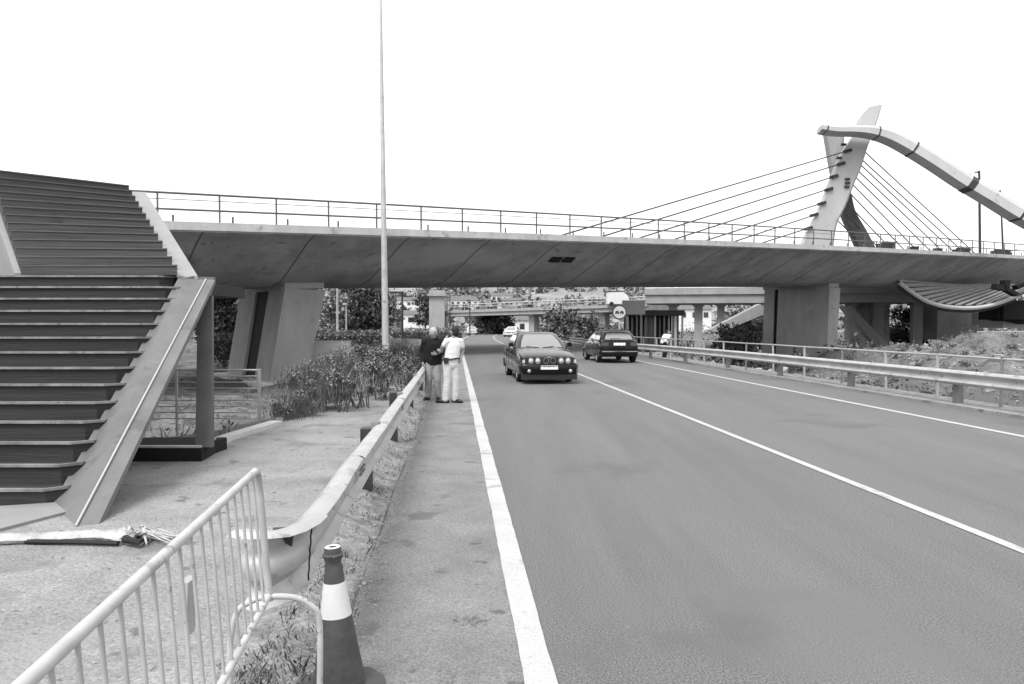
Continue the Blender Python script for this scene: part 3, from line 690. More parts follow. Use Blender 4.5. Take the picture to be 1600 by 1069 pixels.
# ------------------------------------------------------------ crash barriers
WP = [(-.05, .735), (-.02, .752), (.03, .748), (.065, .722), (.078, .695), (.065, .668), (.02, .640), (.008, .612), (.008, .585), (.02, .555), (.065, .528), (.078, .50), (.065, .472), (.03, .446), (.015, .440)]
def wbeam(path, hs, side=1, flare=None, zo=0.0):
    """a corrugated beam along a list of (x, y) with the profile standing to the road side"""
    mb = MB(); n = len(path); rings = []
    for i, p in enumerate(path):
        t = (Vector(path[min(i + 1, n - 1)]) - Vector(path[max(i - 1, 0)])).normalized(); nn = Vector((t.y, -t.x)) * side
        g = flare[i] if flare else 1.0; zc = .595
        out = [(p[0] + nn.x * d, p[1] + nn.y * d, (zc + (z - zc) * g) * hs + zo) for d, z in WP]
        inn = [(p[0] + nn.x * (d - .012), p[1] + nn.y * (d - .012), (zc + (z - zc) * g - .002) * hs + zo) for d, z in WP][::-1]
        rings.append([Vector(v) for v in out + inn])
    mb.loft(rings); return mb
gl = empty('guardrail', 'dented pale guardrail along the left of the road, passing the two men', 'guardrail', R(-.7, 3.3))
path = [tuple(R(-.70 + .012 * nz(y * .8, 2) - .03 * sstep(14, 30, y), y).xy) for y in [64 - i * 1.5 for i in range(38)]]
path = [p for p in path if p[1] > 7.2] + [tuple(R(-.70 + .02 * nz(y * 1.1, 2), y).xy) for y in (6.8, 6.2, 5.6, 5.1, 4.7, 4.3, 4.0, 3.75, 3.55)]
n0 = len(path)
mb = wbeam(path, .98, zo=-.055); mb.build('beam', M['galv'], gl, smooth=35, fix=True)
e0 = Vector(path[-1])
for ys_ in (5.35, 9.4, 13.4, 17.4, 21.4, 25.4):
    sg_ = [tuple(R(-.70 + .0035, ys_ + d_).xy) for d_ in (.16, 0, -.16)]
    o = wbeam(sg_, .995, zo=-.063).build('splice', M['galv'], gl, smooth=35, fix=True)
    for d_ in (-.11, -.04, .04, .11):
        for z_ in (.60, .585 - .02):
            p = R(-.70 + .018, ys_ + d_, z_ - .03); mb = MB(); mb.tube([p, p + Vector((.014, 0, 0))], .008, 6); mb.build('bolt', M['galv_post'], o)
tp2 = [tuple((e0 + Vector((.012, .06))).to_2d()), tuple((e0 + Vector((.01, -.08))).to_2d()), (e0.x - .015, e0.y - .20), (e0.x - .05, e0.y - .29), (e0.x - .11, e0.y - .335), (e0.x - .175, e0.y - .335), (e0.x - .235, e0.y - .29)]
mb = wbeam(tp2, .98, zo=-.055, flare=[1.03, 1.03, 1.04, 1.08, 1.14, 1.16, 1.12]); mb.build('end_piece', M['galv'], gl, smooth=35, fix=True)
mb = MB(); mb.box((e0.x - .10, e0.y - .10, .56), (.10, .16, .15), rz=.2); mb.build('spacer', M['darkmetal'], gl)
mb = MB(); mb.tube([(e0.x + .008 + .002 * q, e0.y - .055 - .012 * (q % 2), .39 + .03 * q) for q in range(10)], .004, 4); mb.build('tie_wire', M['rubber'], gl)
for y in (6.9, 9.9, 13.6, 17.6, 21.6, 25.6, 29.6, 33.6, 37.6, 41.6):
    p = R(-.83, y); mb = MB(); hp_ = .64 if y < 8 else .70; mb.box((p.x, p.y, (hp_ - .12) / 2), (.10, .14, hp_ + .12), rz=TH); o = mb.build('post', M['darkmetal'], gl); mb = MB(); mb.box((p.x + .085, p.y, .60), (.07, .12, .20), rz=TH); mb.build('spacer', M['galv_post'], o)
gr = empty('guardrail', 'long guardrail on the right of the road, in front of the pipe fence', 'guardrail', R(9.9, 15))
GR = [(10.0, 3), (10.0, 8), (9.98, 14), (9.93, 19), (9.84, 24), (9.6, 29), (9.1, 33.5), (8.75, 38), (8.6, 46), (8.6, 56)]
pts = interp([R(a, y) for a, y in GR], 6)
mb = wbeam([tuple(p.xy) for p in pts], .93, side=-1); mb.build('beam', M['galv'], gr, smooth=35, fix=True)
for i in range(12):
    y = 7.0 + 3.98 * i; 
    for (a0, y0), (a1, y1) in zip(GR, GR[1:]):
        if y0 <= y <= y1: a = a0 + (a1 - a0) * (y - y0) / (y1 - y0)
    p = R(a + .14, y); mb = MB(); mb.box((p.x, p.y, .27), (.12, .16, .78), rz=TH); o = mb.build('post', M['galv_post'], gr); mb = MB(); mb.box((p.x - .09, p.y, .55), (.06, .12, .20), rz=TH); mb.build('spacer', M['galv_post'], o)
pf = empty('pipe_fence', 'low pale pipe fence on thin posts behind the right guardrail', 'fence', R(10.35, 15))
py = [14.15 - 2.0 * 3, 14.15 - 4, 12.15, 14.15, 16.05, 18.0, 20.0, 22.1, 24.2, 26.3, 28.4, 30.5, 32.6, 34.7, 36.8, 39, 41.2]
def fa(y): return 10.40 - .02 * max(0, y - 20) - .0011 * max(0, y - 26) ** 2
mb = MB(); mb.tube([R(fa(y), y, .96 - .01 * (i % 2)) for i, y in enumerate(py)], .024, 6); mb.build('top_rail', M['pipe_grey'], pf)
mb = MB(); mb.tube([R(fa(y), y, .50) for y in py], .014, 6); mb.build('lower_rail', M['pipe_grey'], pf)
for i, y in enumerate(py):
    p = R(fa(y), y); mb = MB(); mb.tube([(p.x + .02 * ((i * 7) % 3 - 1), p.y, -.05), (p.x, p.y, .98)], .032, 6); mb.build('post', M['pipe_grey'] if i % 3 else M['galv_post'], pf)

# ------------------------------------------------------------ crowd barrier and traffic cone
cb = empty('crowd_barrier', 'white tubular steel crowd barrier with worn paint at the lower left', 'barrier', (-.97, 2.9, 0))
Tz = .56; T0 = P(403, 733, 2.9); B0b = P(420, 931, 2.9); dr = Vector((.131, -1, 0)).normalized()
T1 = T0 + dr * 2.2; B1 = B0b + dr * 2.2
def near(a, b): return a + dr * b
corner = [T0 + Vector((0, 0, -.06)), T0 + dr * .02 + Vector((-.002, 0, -.018)), T0 + dr * .07]
mb = MB(); mb.tube([T0 + dr * .05, T0 + dr * .6, T0 + dr * 1.2, T1], .0145, 12); mb.build('top_rail', M['white_tube'], cb, smooth=50)
mb = MB(); mb.tube([T0 + dr * .07, T0 + dr * .03 + Vector((0, 0, -.006)), T0 + dr * .004 + Vector((.001, 0, -.03)), T0 + (B0b - T0) * .2, T0 + (B0b - T0) * .6, B0b + Vector((.003, 0, -.02))], .0142, 12); mb.build('end_post', M['grey_tube'], cb, smooth=50)
mb = MB(); mb.tube([T1, B1 + Vector((0, 0, -.02))], .0142, 10); mb.build('end_post', M['grey_tube'], cb, smooth=50)
mb = MB(); mb.tube([B0b, B0b + dr * .7, B0b + dr * 1.4, B1], .0125, 12); mb.build('bottom_rail', M['white_tube'], cb, smooth=50)
k = 1
while k * .0985 < 2.15:
    s = k * .0985; a = T0 + dr * s; b = B0b + dr * s; mb = MB(); mb.tube([a, a + (b - a) * .5 + Vector((.006 * nz(k, 3), 0, 0)), b], .0055, 8); mb.build('bar', M['grey_tube'], cb, smooth=60); k += 1
for base in (B0b, B1):
    sd_ = Vector((dr.y, -dr.x, 0)) * -1; pz = base.z
    arch = [base + sd_ * -.15 + Vector((0, 0, -pz + .02)), base + sd_ * -.15 + Vector((0, 0, -pz * .42)), base + sd_ * -.125 + Vector((0, 0, -.07)), base + sd_ * -.07 + Vector((0, 0, -.02)), base + Vector((0, 0, -.004)),
            base + sd_ * .10 + Vector((0, 0, -.012)), base + sd_ * .165 + Vector((0, 0, -.05)), base + sd_ * .195 + Vector((0, 0, -.13)), base + sd_ * .19 + Vector((0, 0, -pz + .02))]
    mb = MB(); mb.tube(interp(arch, 5), .0120, 10); mb.build('foot', M['white_tube'], cb, smooth=50)
a = T0 + dr * .82; pc = a + Vector((0, 0, -.30)) 
mb = MB(); m_ = P(292, 948, 2.25); mb.box(m_, (.028, .065, .17), ry=.05); mb.build('tag_plate', M['galv'], cb)

cn = empty('traffic_cone', 'dark rubber traffic cone with one pale band at the bottom of the picture', 'traffic cone', G(531, 1078))
cb0 = G(531, 1078); tl = Matrix.Rotation(radians(-2.6), 3, 'Y')
def cr(z): return .026 + (.118 - .026) * (1 - z / .63) ** 1.06
mb = MB(); zs = [.03 + i * .02 for i in range(31)]
mb.lathe([(cr(z), z) for z in zs if z < .585] + [(.043, .588), (.045, .600), (.037, .606), (.036, .622), (.034, .630), (.026, .634), (.020, .630), (.018, .60), (.0, .59)], cb0, 40, tl); mb.build('cone_body', M['cone'], cn, smooth=40)
mb = MB(); mb.lathe([(cr(z) + .0015, z) for z in [.335 + i * .0145 for i in range(11)]] + [(cr(.48), .4805)], cb0, 40, tl)
mb.v = mb.v; mb.build('reflective_band', M['cone_band'], cn, smooth=40)
mb = MB(); mb.lathe([(.019, .631), (.023, .6355), (.029, .6355), (.034, .632)], cb0, 32, tl); mb.build('rim', M['cone_band'], cn, smooth=40)
mb = MB(); prof_ = [(.10, .034), (.15, .030), (.185, .026), (.203, .018), (.205, .006), (.2, .002), (.0, .002)]
mb.lathe(prof_, cb0, 12); mb.build('base', M['cone'], cn, smooth=30)

# ------------------------------------------------------------ cars
def rring(x0, x1, hw, z, n=6, r=.25):
    """rounded rectangle in plan, listed round from the rear left"""
    pts = []
    for cx_, cy_, a0 in ((x1 - r, hw - r, 0), (x0 + r, hw - r, 90), (x0 + r, -hw + r, 180), (x1 - r, -hw + r, 270)):
        for i in range(n + 1):
            a = radians(a0 + 90 * i / n); pts.append(Vector((cx_ + r * cos(a), cy_ + r * sin(a), z)))
    return pts
def boolean_cut(o, cutters):
    b = bpy.data.objects.new('cut', cutters); COL.objects.link(b)
    md = o.modifiers.new('b', 'BOOLEAN'); md.operation = 'DIFFERENCE'; md.object = b; md.solver = 'EXACT'
    dg = bpy.context.evaluated_depsgraph_get(); me = bpy.data.meshes.new_from_object(o.evaluated_get(dg))
    o.modifiers.clear(); o.data = me; bpy.data.objects.remove(b)
def car(label, loc, rz, kind, paint='carpaint', simple=False, group=None):
    root = empty('car', label, 'car', loc, rz, group)
    hatch = kind == 'hatch'
    if not hatch:
        ST = [(-2.36, .70, .34, .84), (-2.33, .80, .30, .93), (-2.15, .845, .27, 1.0), (-1.6, .87, .24, 1.01), (-.9, .875, .21, .97), (0, .875, .21, .95), (.85, .875, .21, .95), (1.3, .87, .22, .915), (1.7, .86, .22, .865), (2.0, .84, .22, .81), (2.22, .82, .23, .755), (2.31, .78, .26, .72), (2.34, .70, .30, .70)]
        CB = [(.90, -1.72, 1.02, .815, .2), (1.12, -1.50, .62, .735, .2), (1.30, -1.22, .25, .635, .22), (1.365, -1.08, .08, .575, .25), (1.395, -.85, -.12, .48, .25)]
        wb = (-1.38, 1.38); wr = .31
    else:
        ST = [(-1.98, .70, .36, .86), (-1.95, .80, .30, .95), (-1.8, .83, .28, 1.0), (-1.2, .845, .24, .98), (-.5, .85, .22, .95), (.5, .85, .22, .93), (1.0, .845, .22, .90), (1.6, .82, .24, .82), (1.9, .78, .26, .74), (1.98, .70, .32, .68)]
        CB = [(.90, -1.93, 1.0, .79, .22), (1.12, -1.78, .58, .72, .22), (1.30, -1.52, .20, .625, .24), (1.37, -1.38, .02, .57, .25), (1.40, -1.1, -.18, .48, .25)]
        wb = (-1.28, 1.25); wr = .30
    mb = MB(); rings = []
    for x, w_, zb_, zt_ in ST:
        half = [(0, zt_ + .015), (w_ * .5, zt_ + .01), (w_ * .82, zt_ - .015), (w_ * .93, zt_ - .05), (w_ * .985, zt_ - .16), (w_, zt_ - .32), (w_ * .99, .42), (w_ * .96, zb_ + .06), (w_ * .88, zb_), (0, zb_)]
        ring = [Vector((x, y, z)) for y, z in half] + [Vector((x, -y, z)) for y, z in half[1:-1][::-1]]
        rings.append(ring)
    mb.loft(rings); body = local(mb.build('body', M[paint], root, smooth=38, fix=True)); 
    cut = MB()
    for x in wb:
        for s in (-1, 1):
            cut.tube([(x, s * .60, wr), (x, s * 1.0, wr)], wr + .055, 24)
    cm = bpy.data.meshes.new('c'); cm.from_pydata(cut.v, [], cut.f); cm.update()
    bb = bmesh.new(); bb.from_mesh(cm); bmesh.ops.recalc_face_normals(bb, faces=bb.faces); bb.to_mesh(cm); bb.free()
    boolean_cut(body, cm); body.data.materials.clear(); body.data.materials.append(M[paint])
    mb = MB(); rr_ = [rring(x0, x1, hw, z, 5, r) for z, x0, x1, hw, r in CB]; mb.loft(rr_); local(mb.build('cabin', M[paint], root, smooth=40, fix=True))
    def cabpt(face, u, z):      # a point on the cabin's flank: face F(ront), B(ack), L(eft), R(ight); u across -1..1
        for a, b in zip(CB, CB[1:]):
            if a[0] <= z <= b[0]: break
        k = (z - a[0]) / (b[0] - a[0]); x0, x1, hw, r = [a[i] + (b[i] - a[i]) * k for i in (1, 2, 3, 4)]
        if face == 'F': return Vector((x1 + .006, u * (hw - r * .75), z))
        if face == 'B': return Vector((x0 - .006, u * (hw - r * .75), z))
        s = 1 if face == 'L' else -1; return Vector(((x0 + x1) / 2 + u * (x1 - x0) / 2, s * (hw + .006), z))
    def pane(name, face, u0, u1, z0, z1, m='carglass', tap=0.0, bow=.03, sh=0.0):
        mb = MB(); nu, nv = 8, 5
        for j in range(nv + 1):
            z = z0 + (z1 - z0) * j / nv
            for i in range(nu + 1):
                u = u0 + (u1 - u0) * i / nu; 
                if face in 'FB': u *= 1 + tap * (1 - j / nv)
                p = cabpt(face, u, z)
                if face in 'FB': p.x += (1 if face == 'F' else -1) * bow * (1 - (u / 1.0) ** 2)
                mb.v.append(tuple(p))
        k = nu + 1
        for j in range(nv):
            for i in range(nu): mb.f.append((j * k + i, j * k + i + 1, (j + 1) * k + i + 1, (j + 1) * k + i)); mb.mi.append(0)
        nb = len(mb.v); mb.v += [tuple(Vector(v) - (Vector((.012, 0, 0)) if face == 'F' else Vector((-.012, 0, 0)) if face == 'B' else Vector((0, .012 if face == 'L' else -.012, 0)))) for v in mb.v]
        o = local(mb.build(name, M[m], root, smooth=60)); return o
    pane('windscreen', 'F', -1, 1, .955, 1.31)
    pane('rear_window', 'B', -1, 1, 1.0 if not hatch else .99, 1.31)
    for f in 'LR':
        pane('side_window', f, -.80, -.12, .98, 1.29, bow=0); pane('side_window', f, -.06, .62, .98, 1.29, bow=0)
    F_ = ST[-1][0]; Rr = ST[0][0]; hwf = .80
    def part(name, m, *boxes, **k):
        mb = MB()
        for c, d in boxes: mb.box(c, d)
        return local(mb.build(name, M[m], root, **k))
    # bumpers
    for nm, x, s in (('front_bumper', F_, 1), ('rear_bumper', Rr, -1)):
        mb = MB(); r1 = [Vector((x - s * .28, .86 if not hatch else .82, z)) for z in (.30, .52)]
        ring = []
        ys_ = [.87, .86, .78, .55, 0, -.55, -.78, -.86, -.87]; xs_ = [-.42, -.12, .03, .08, .095, .08, .03, -.12, -.42]
        sc_ = 1 if not hatch else .965
        rings = [[Vector((x + s * a_, b_ * sc_, .27)), Vector((x + s * (a_ + .02), b_ * sc_ * 1.005, .40)), Vector((x + s * (a_ + .02), b_ * sc_ * 1.005, .50)), Vector((x + s * (a_ - .01), b_ * sc_, .54)), Vector((x + s * (a_ - .12), b_ * sc_ * .93, .53)), Vector((x + s * (a_ - .12), b_ * sc_ * .93, .27))] for a_, b_ in zip(xs_, ys_)]
        mb.loft(rings); local(mb.build(nm, M['carpaint' if not simple else paint], root, smooth=40, fix=True))
        if kind != 'sedan' or s == 1 or True:
            mb = MB(); mb.tube([Vector((x + s * (a_ + .028), b_ * sc_ * 1.008, .485)) for a_, b_ in zip(xs_[1:-1], ys_[1:-1])], .011, 5); local(mb.build('bumper_trim', M['cartrim'], root))
    if not hatch:
        part('grille_panel', 'cartrim', ((F_ + .002, 0, .63), (.05, 1.42, .15)))
        for s in (-1, 1):
            mb = MB(); mb.tube([Vector((F_ + .035, s * .10 + .075 * cos(a), .635 + .075 * sin(a))) for a in [2 * pi * i / 16 for i in range(17)]], .008, 6, cap=False); local(mb.build('grille', M['galv_post'], root))
            for yy in (.34, .54):
                o = empty('x', None, None) if False else None
                mb = MB(); mb.lathe([(.0, .026), (.038, .020), (.056, .008), (.060, 0)], (0, 0, 0), 20); mb.v = [(F_ + .03 + v[2], s * yy + v[0], .635 + v[1]) for v in mb.v]
                hl = local(mb.build('headlight', M['lens'], root, smooth=60)); 
                mb = MB(); mb.tube([Vector((F_ + .035, s * yy + .075 * cos(a), .635 + .075 * sin(a))) for a in [2 * pi * i / 16 for i in range(17)]], .008, 5, cap=False); mb.build('bezel', M['chrome'], hl).matrix_parent_inverse = Matrix.Identity(4)
            part('indicator', 'lens', ((F_ - .02, s * .72, .615), (.05, .12, .09)))
            mb = MB(); mb.lathe([(.0, .02), (.04, .015), (.05, 0)], (0, 0, 0), 14); mb.v = [(F_ + .098 + v[2], s * .60 + v[0], .36 + v[1]) for v in mb.v]; local(mb.build('fog_light', M['galv'], root, smooth=60))
        part('bonnet_edge', 'chrome', ((F_ - .01, 0, .728), (.03, .10, .02)))
    part('air_dam_shade', 'cartrim', ((F_ - .08, 0, .20), (.30, 1.60, .15)))  # low black dam, added to carry the dark of the underbody shade
    for s in (-1, 1):       # bright trim under the side windows, sills of the doors
        mb = MB(); mb.tube([cabpt('L' if s > 0 else 'R', u_, .965) + Vector((0, s * .008, 0)) for u_ in (-.85, -.3, .3, .75)], .009, 4); local(mb.build('window_trim', M['chrome'], root))
        mb = MB(); mb.tube([cabpt('L' if s > 0 else 'R', u_, 1.325) + Vector((0, s * .006, 0)) for u_ in (-.8, 0, .7)], .010, 4); local(mb.build('gutter_highlight', M['galv'], root))  # pale strip that paints a highlight along the roof gutter
        y_ = ST[5][1] + .002
        for x_ in ((.55, -.42, -1.05) if not hatch else (.5, -.6)): part('door_gap', 'black', ((x_, s * (y_ - .001), .60), (.012, .006, .5)))
    mb = MB(); mb.tube([cabpt('F', u_, 1.318) + Vector((.02, 0, 0)) for u_ in (-.95, -.4, .4, .95)], .010, 4); local(mb.build('window_trim', M['galv'], root))
    part('number_plate', 'plate', ((F_ + .118, -.02, .455), (.012, .50, .105)))
    if hatch:
        part('number_plate', 'plate', ((Rr - .035, 0, .80), (.02, .50, .11)))
        for s in (-1, 1): part('tail_light', 'redlens', ((Rr - .004, s * .62, .80), (.06, .30, .15)))
        part('rear_bumper_line', 'galv', ((Rr - .118, 0, .49), (.012, 1.5, .022)))
        mb = MB(); mb.box((-1.60, 0, 1.375), (.20, 1.14, .025)); local(mb.build('spoiler', M['carpaint'], root))
        part('wiper', 'cartrim', ((Rr + .10, .15, 1.03), (.02, .45, .015)))
    else:
        for s in (-1, 1): part('tail_light', 'redlens', ((Rr - .004, s * .6, .80), (.06, .36, .14)))
        for s in (-1, 1):
            mb = MB(); mb.tube([(1.08, s * .05 - .05, .95), (.88, s * .45 - .05, .985)], .010, 5); local(mb.build('wiper', M['cartrim'], root))
    for s in (-1, 1):
        mb = MB(); mb.loft([[Vector((x, s * y, z)) for y, z in ((.83, .97), (.99, .97), (1.0, 1.03), (.97, 1.09), (.86, 1.09))] for x in (.62, .72)]); local(mb.build('wing_mirror', M['carpaint' if not simple else paint], root, fix=True))
        part('door_handle', 'cartrim', ((.1, s * .872 * (1 if not hatch else .972), .80), (.16, .03, .03)), ((-.85, s * .872 * (1 if not hatch else .972), .82), (.16, .03, .03)))
        mb = MB(); 
    for x in wb:
        for s in (-1, 1):
            mb = MB(); mb.lathe([(.20, -.09), (wr - .03, -.10), (wr, -.07), (wr, .07), (wr - .03, .10), (.20, .09)], (0, 0, 0), 28)
            mb.v = [(x + v[0], s * .745 + v[2], wr + v[1]) for v in mb.v]; ty = local(mb.build('wheel', M['rubber'], root, smooth=40))
            mb = MB(); mb.lathe([(.0, .055), (.06, .06), (.07, .045), (.17, .05), (.205, .08), (.21, .06), (.2, 0), (0, 0)], (0, 0, 0), 20)
            mb.v = [(x + v[0], s * (.745 + v[2]), wr + v[1]) for v in mb.v]; mb.build('rim', M['alloy'], ty, smooth=30).matrix_parent_inverse = Matrix.Identity(4)
    return root
g1 = G(853, 596); c1 = g1 + Vector((0, 2.35, 0)); hd = atan(0) 
rd = -pi / 2 + TH + radians(2)
car('black four door saloon with twin round headlights driving towards the camera', (c1.x - .21, c1.y - 1.0, 0), rd - pi * 0, 'sedan').scale = (1, .94, 1.0)
g2 = G(955, 567); car('black hatchback driving away, ahead of the round road sign', (g2.x + .12, g2.y + 1.7, 0), pi / 2 + TH + radians(1), 'hatch')
g3 = G(737, 523); car('small pale car far down the road beyond the bridge', (g3.x, g3.y, 0), -pi / 2 + TH, 'sedan', 'palecar', True, 'distant pale cars')
g4 = G(800, 524.0); car('pale car half hidden behind the roof of the black saloon', (g4.x, g4.y - 14, 0), -pi / 2 + TH - .25, 'sedan', 'palecar', True, 'distant pale cars')

# ------------------------------------------------------------ people: limbs blended into one surface by voxel remeshing
def capsule(mb, a, b, ra, rb, n=12, sq=(1, 1)):
    a, b = Vector(a), Vector(b); d = b - a; L = d.length
    if L < 1e-5: d = Vector((0, 0, 1)); 
    t = d.normalized(); h = Vector((0, 1, 0)) if abs(t.y) < .8 else Vector((1, 0, 0))
    u = (h - t * h.dot(t)).normalized(); w_ = t.cross(u)          # u near the depth axis, w across
    rings = []
    for i in range(5):
        an = pi / 2 * (1 - i / 4) * .98; rings.append([a - t * ra * sin(an) + (w_ * cos(q) * sq[0] + u * sin(q) * sq[1]) * ra * cos(an) for q in [2 * pi * j / n for j in range(n)]])
    for i in range(5):
        an = pi / 2 * (i / 4) * .98; rings.append([b + t * rb * sin(an) + (w_ * cos(q) * sq[0] + u * sin(q) * sq[1]) * rb * cos(an) for q in [2 * pi * j / n for j in range(n)]])
    mb.loft(rings)
def remeshed(name, caps, m, parent, vox, sm=6, folds=0.0):
    mb = MB()
    for c in caps: capsule(mb, *c[:4], sq=c[4] if len(c) > 4 else (1, 1))
    o = local(mb.build(name, M[m], parent, fix=True))
    r = o.modifiers.new('r', 'REMESH'); r.mode = 'VOXEL'; r.voxel_size = vox; r.use_smooth_shade = True
    s = o.modifiers.new('s', 'SMOOTH'); s.iterations = sm; s.factor = .5
    dg = bpy.context.evaluated_depsgraph_get(); me = bpy.data.meshes.new_from_object(o.evaluated_get(dg)); o.modifiers.clear(); o.data = me
    if folds:
        for v in me.vertices:
            k = noise.noise(v.co * 9) * .6 + noise.noise(Vector((v.co.x * 14, v.co.y * 14, v.co.z * 30))) * .5
            v.co += v.normal * folds * k
    me.polygons.foreach_set('use_smooth', [True] * len(me.polygons)); me.materials.clear(); me.materials.append(M[m]); me.update()
    return o
def hand(wr_, d, side, palm_n, curl=.5):
    """palm plus four unequal curled fingers and a thumb; returns capsules"""
    wr_, d, side, pn = Vector(wr_), Vector(d).normalized(), Vector(side).normalized(), Vector(palm_n).normalized()
    out = [(wr_, wr_ + d * .05, .024, .026, (1, 1)), (wr_ + d * .03 - side * .018, wr_ + d * .088 - side * .022, .015, .014), (wr_ + d * .03 + side * .018, wr_ + d * .085 + side * .020, .015, .014), (wr_ + d * .03, wr_ + d * .09, .016, .015)]
    for k, L in zip((-1.5, -.5, .5, 1.5), (.062, .072, .068, .052)):
        b = wr_ + d * .085 + side * k * .0165; m1 = b + (d * cos(curl * .5) + pn * sin(curl * .5)) * L * .5; e_ = m1 + (d * cos(curl * 1.6) + pn * sin(curl * 1.6)) * L * .5
        out += [(b, m1, .0082, .0076), (m1, e_, .0076, .0064)]
    b = wr_ + d * .028 - side * .026; m1 = b + (d * .6 - side * .8) * .032; e_ = m1 + (d * .85 - side * .25 + pn * .5).normalized() * .032
    out += [(b, m1, .0105, .0092), (m1, e_, .0092, .0075)]
    return out
def person(label, base, rz, J, cloth, S=1.0):
    root = empty('person', label, 'person', base, rz); PS = (.985, .985, .955)
    hd = Vector(J['head']); fdir = Vector(J['face']).normalized(); sdv = Vector((fdir.y, -fdir.x, 0))
    zz = Vector((0, 0, 1))
    caps = [(hd + zz * .025, hd + zz * .005, .088, .088, (.86, 1.0)), (hd - zz * .045 + fdir * .022, hd - zz * .06 + fdir * .030, .058, .045), (hd + fdir * .02 + zz * .0, hd - fdir * .03, .082, .085),
            (hd - zz * .08 - fdir * .01, Vector(J['neck']), .052, .058),
            (hd + fdir * .088 + zz * .012, hd + fdir * .108 - zz * .022, .009, .014), (hd + fdir * .085 - zz * .062, hd + fdir * .088 - zz * .062, .016, .016)]
    for s in (-1, 1): caps += [(hd + sdv * s * .083 + zz * .012 - fdir * .01, hd + sdv * s * .086 - zz * .022, .015, .011), (hd + fdir * .078 + sdv * s * .032 + zz * .028, hd + fdir * .080 + sdv * s * .02 + zz * .030, .012, .012)]
    nk = Vector(J['neck']); hp = Vector(J['hip']); ch = nk.lerp(hp, .32); shw = J['shw']; ax = Vector(J['axis']).normalized()
    bf = min(1.0, J.get('fat', 1.0)) * .95; caps += [(nk - zz * .06, ch, .085 * bf, .13 * bf, (1.15, .8)), (ch, hp.lerp(nk, .25), .13 * bf, .115 * bf, (1.15, .8)), (hp.lerp(nk, .2), hp, .115 * bf, .12, (1.2, .8))]
    arms = []; legs = []; sl = J.get('sleeve', 1.0)
    for s, k in ((-1, 'L'), (1, 'R')):
        sh = nk - zz * .07 + ax * s * shw; el = Vector(J['el' + k]); wr_ = Vector(J['wr' + k])
        caps += [(nk - zz * .05, sh, .06, .055), (sh, el, .047, .040), (el, wr_, .040, .026)]
        caps += hand(wr_, J['hd' + k], J['hs' + k], J['hp' + k], J.get('curl', .7))
        hj = hp + ax * s * .095 - zz * .03; kn = Vector(J['kn' + k]); an = Vector(J['an' + k]); ft = Vector(J['ft' + k])
        caps += [(hj, kn, .082, .055), (kn, kn.lerp(an, .35), .052, .054), (kn.lerp(an, .35), an, .054, .036), (an, ft, .034, .028)]
        w_ = J.get('fat', 1.0)
        arms += [(nk - zz * .055, sh, .075 * w_, .076 * w_), (sh, el, .070 * w_, .060 * w_)]
        if sl >= 1: arms += [(el, el.lerp(wr_, .9), .060 * w_, .044 * w_)]
        else: arms[-1] = (sh, sh.lerp(el, sl), .072 * w_, .066 * w_)
        legs += [(hp + ax * s * .075, kn, .108, .080, (1, 1)), (kn, kn.lerp(an, .5), .080, .078), (kn.lerp(an, .5), an + zz * .0, .078, .074)]
    remeshed('body', caps, 'skin', root, .0055, 3)
    w_ = J.get('fat', 1.0)
    sq = (1.22, .82)
    top = [(nk - zz * .075, ch, .100, .158 * w_, sq), (ch, hp.lerp(nk, .35), .158 * w_, .150 * w_, sq), (hp.lerp(nk, .35), hp.lerp(nk, J.get('hem', .10)), .150 * w_, .148 * w_, sq)] + arms
    remeshed('jumper' if sl >= 1 else 'shirt', top, cloth[0], root, .014, 5, .010)
    remeshed('trousers', [(hp.lerp(nk, .17), hp - zz * .03, .122, .135, (1.18, .9))] + legs, cloth[1], root, .013, 5, .008)
    for k in 'LR':
        an, ft = Vector(J['an' + k]), Vector(J['ft' + k]); fd = (ft - an); fd.z = 0; fd = fd.normalized(); g = Vector((an.x, an.y, .042))
        remeshed('shoe', [(g - fd * .05, g + fd * .10, .042, .047, (1, 1)), (g + fd * .10, g + fd * .185 - zz * .010, .045, .030, (1, 1)), (g, an + zz * .0, .045, .045)], 'leather', root, .010, 3)
    # hair
    if J.get('cap'):
        remeshed('cap', [(hd + zz * .055 - fdir * .005, hd + zz * .062 - fdir * .01, .096, .090, (.95, 1.05)), (hd + zz * .050 + fdir * .09, hd + zz * .043 + fdir * .135, .022, .016, (2.6, 1))], 'capc', root, .009, 2)
    remeshed('hair', [(hd + zz * (.045 if not J.get('cap') else .0) - fdir * .025, hd - zz * .01 - fdir * .035, .096 if not J.get('cap') else .088, .086, (.95, 1.0))], 'hair' if not J.get('cap') else 'capc', root, .009, 2, .004)
    root.scale = PS; return root
# coordinates: x to the right of the picture, y away from the camera, z up
s1 = G(677, 626)
JA = dict(head=(.01, -.03, 1.475), face=(.25, -1, 0), neck=(.0, .0, 1.37), hip=(-.01, .02, .84), shw=.175, axis=(1, .12, 0), fat=1.13, cap=True, hem=.04,
          elL=(-.265, .06, 1.07), wrL=(-.21, -.10, .86), hdL=(.1, -.35, -1), hsL=(0, -1, .3), hpL=(1, 0, 0),
          elR=(.235, .02, 1.07), wrR=(.10, -.16, 1.03), hdR=(-.9, -.3, .1), hsR=(0, .2, -1), hpR=(0, 1, 0),
          knL=(-.10, -.02, .46), anL=(-.12, .04, .085), ftL=(-.17, -.10, .04), knR=(.09, -.02, .46), anR=(.10, .04, .085), ftR=(.14, -.10, .04))
person('man in a dark jumper, pale cap and grey trousers standing by the guardrail', (s1.x, s1.y, .004), 0, JA, ('knit', 'slacks'))
s2 = G(706, 630)
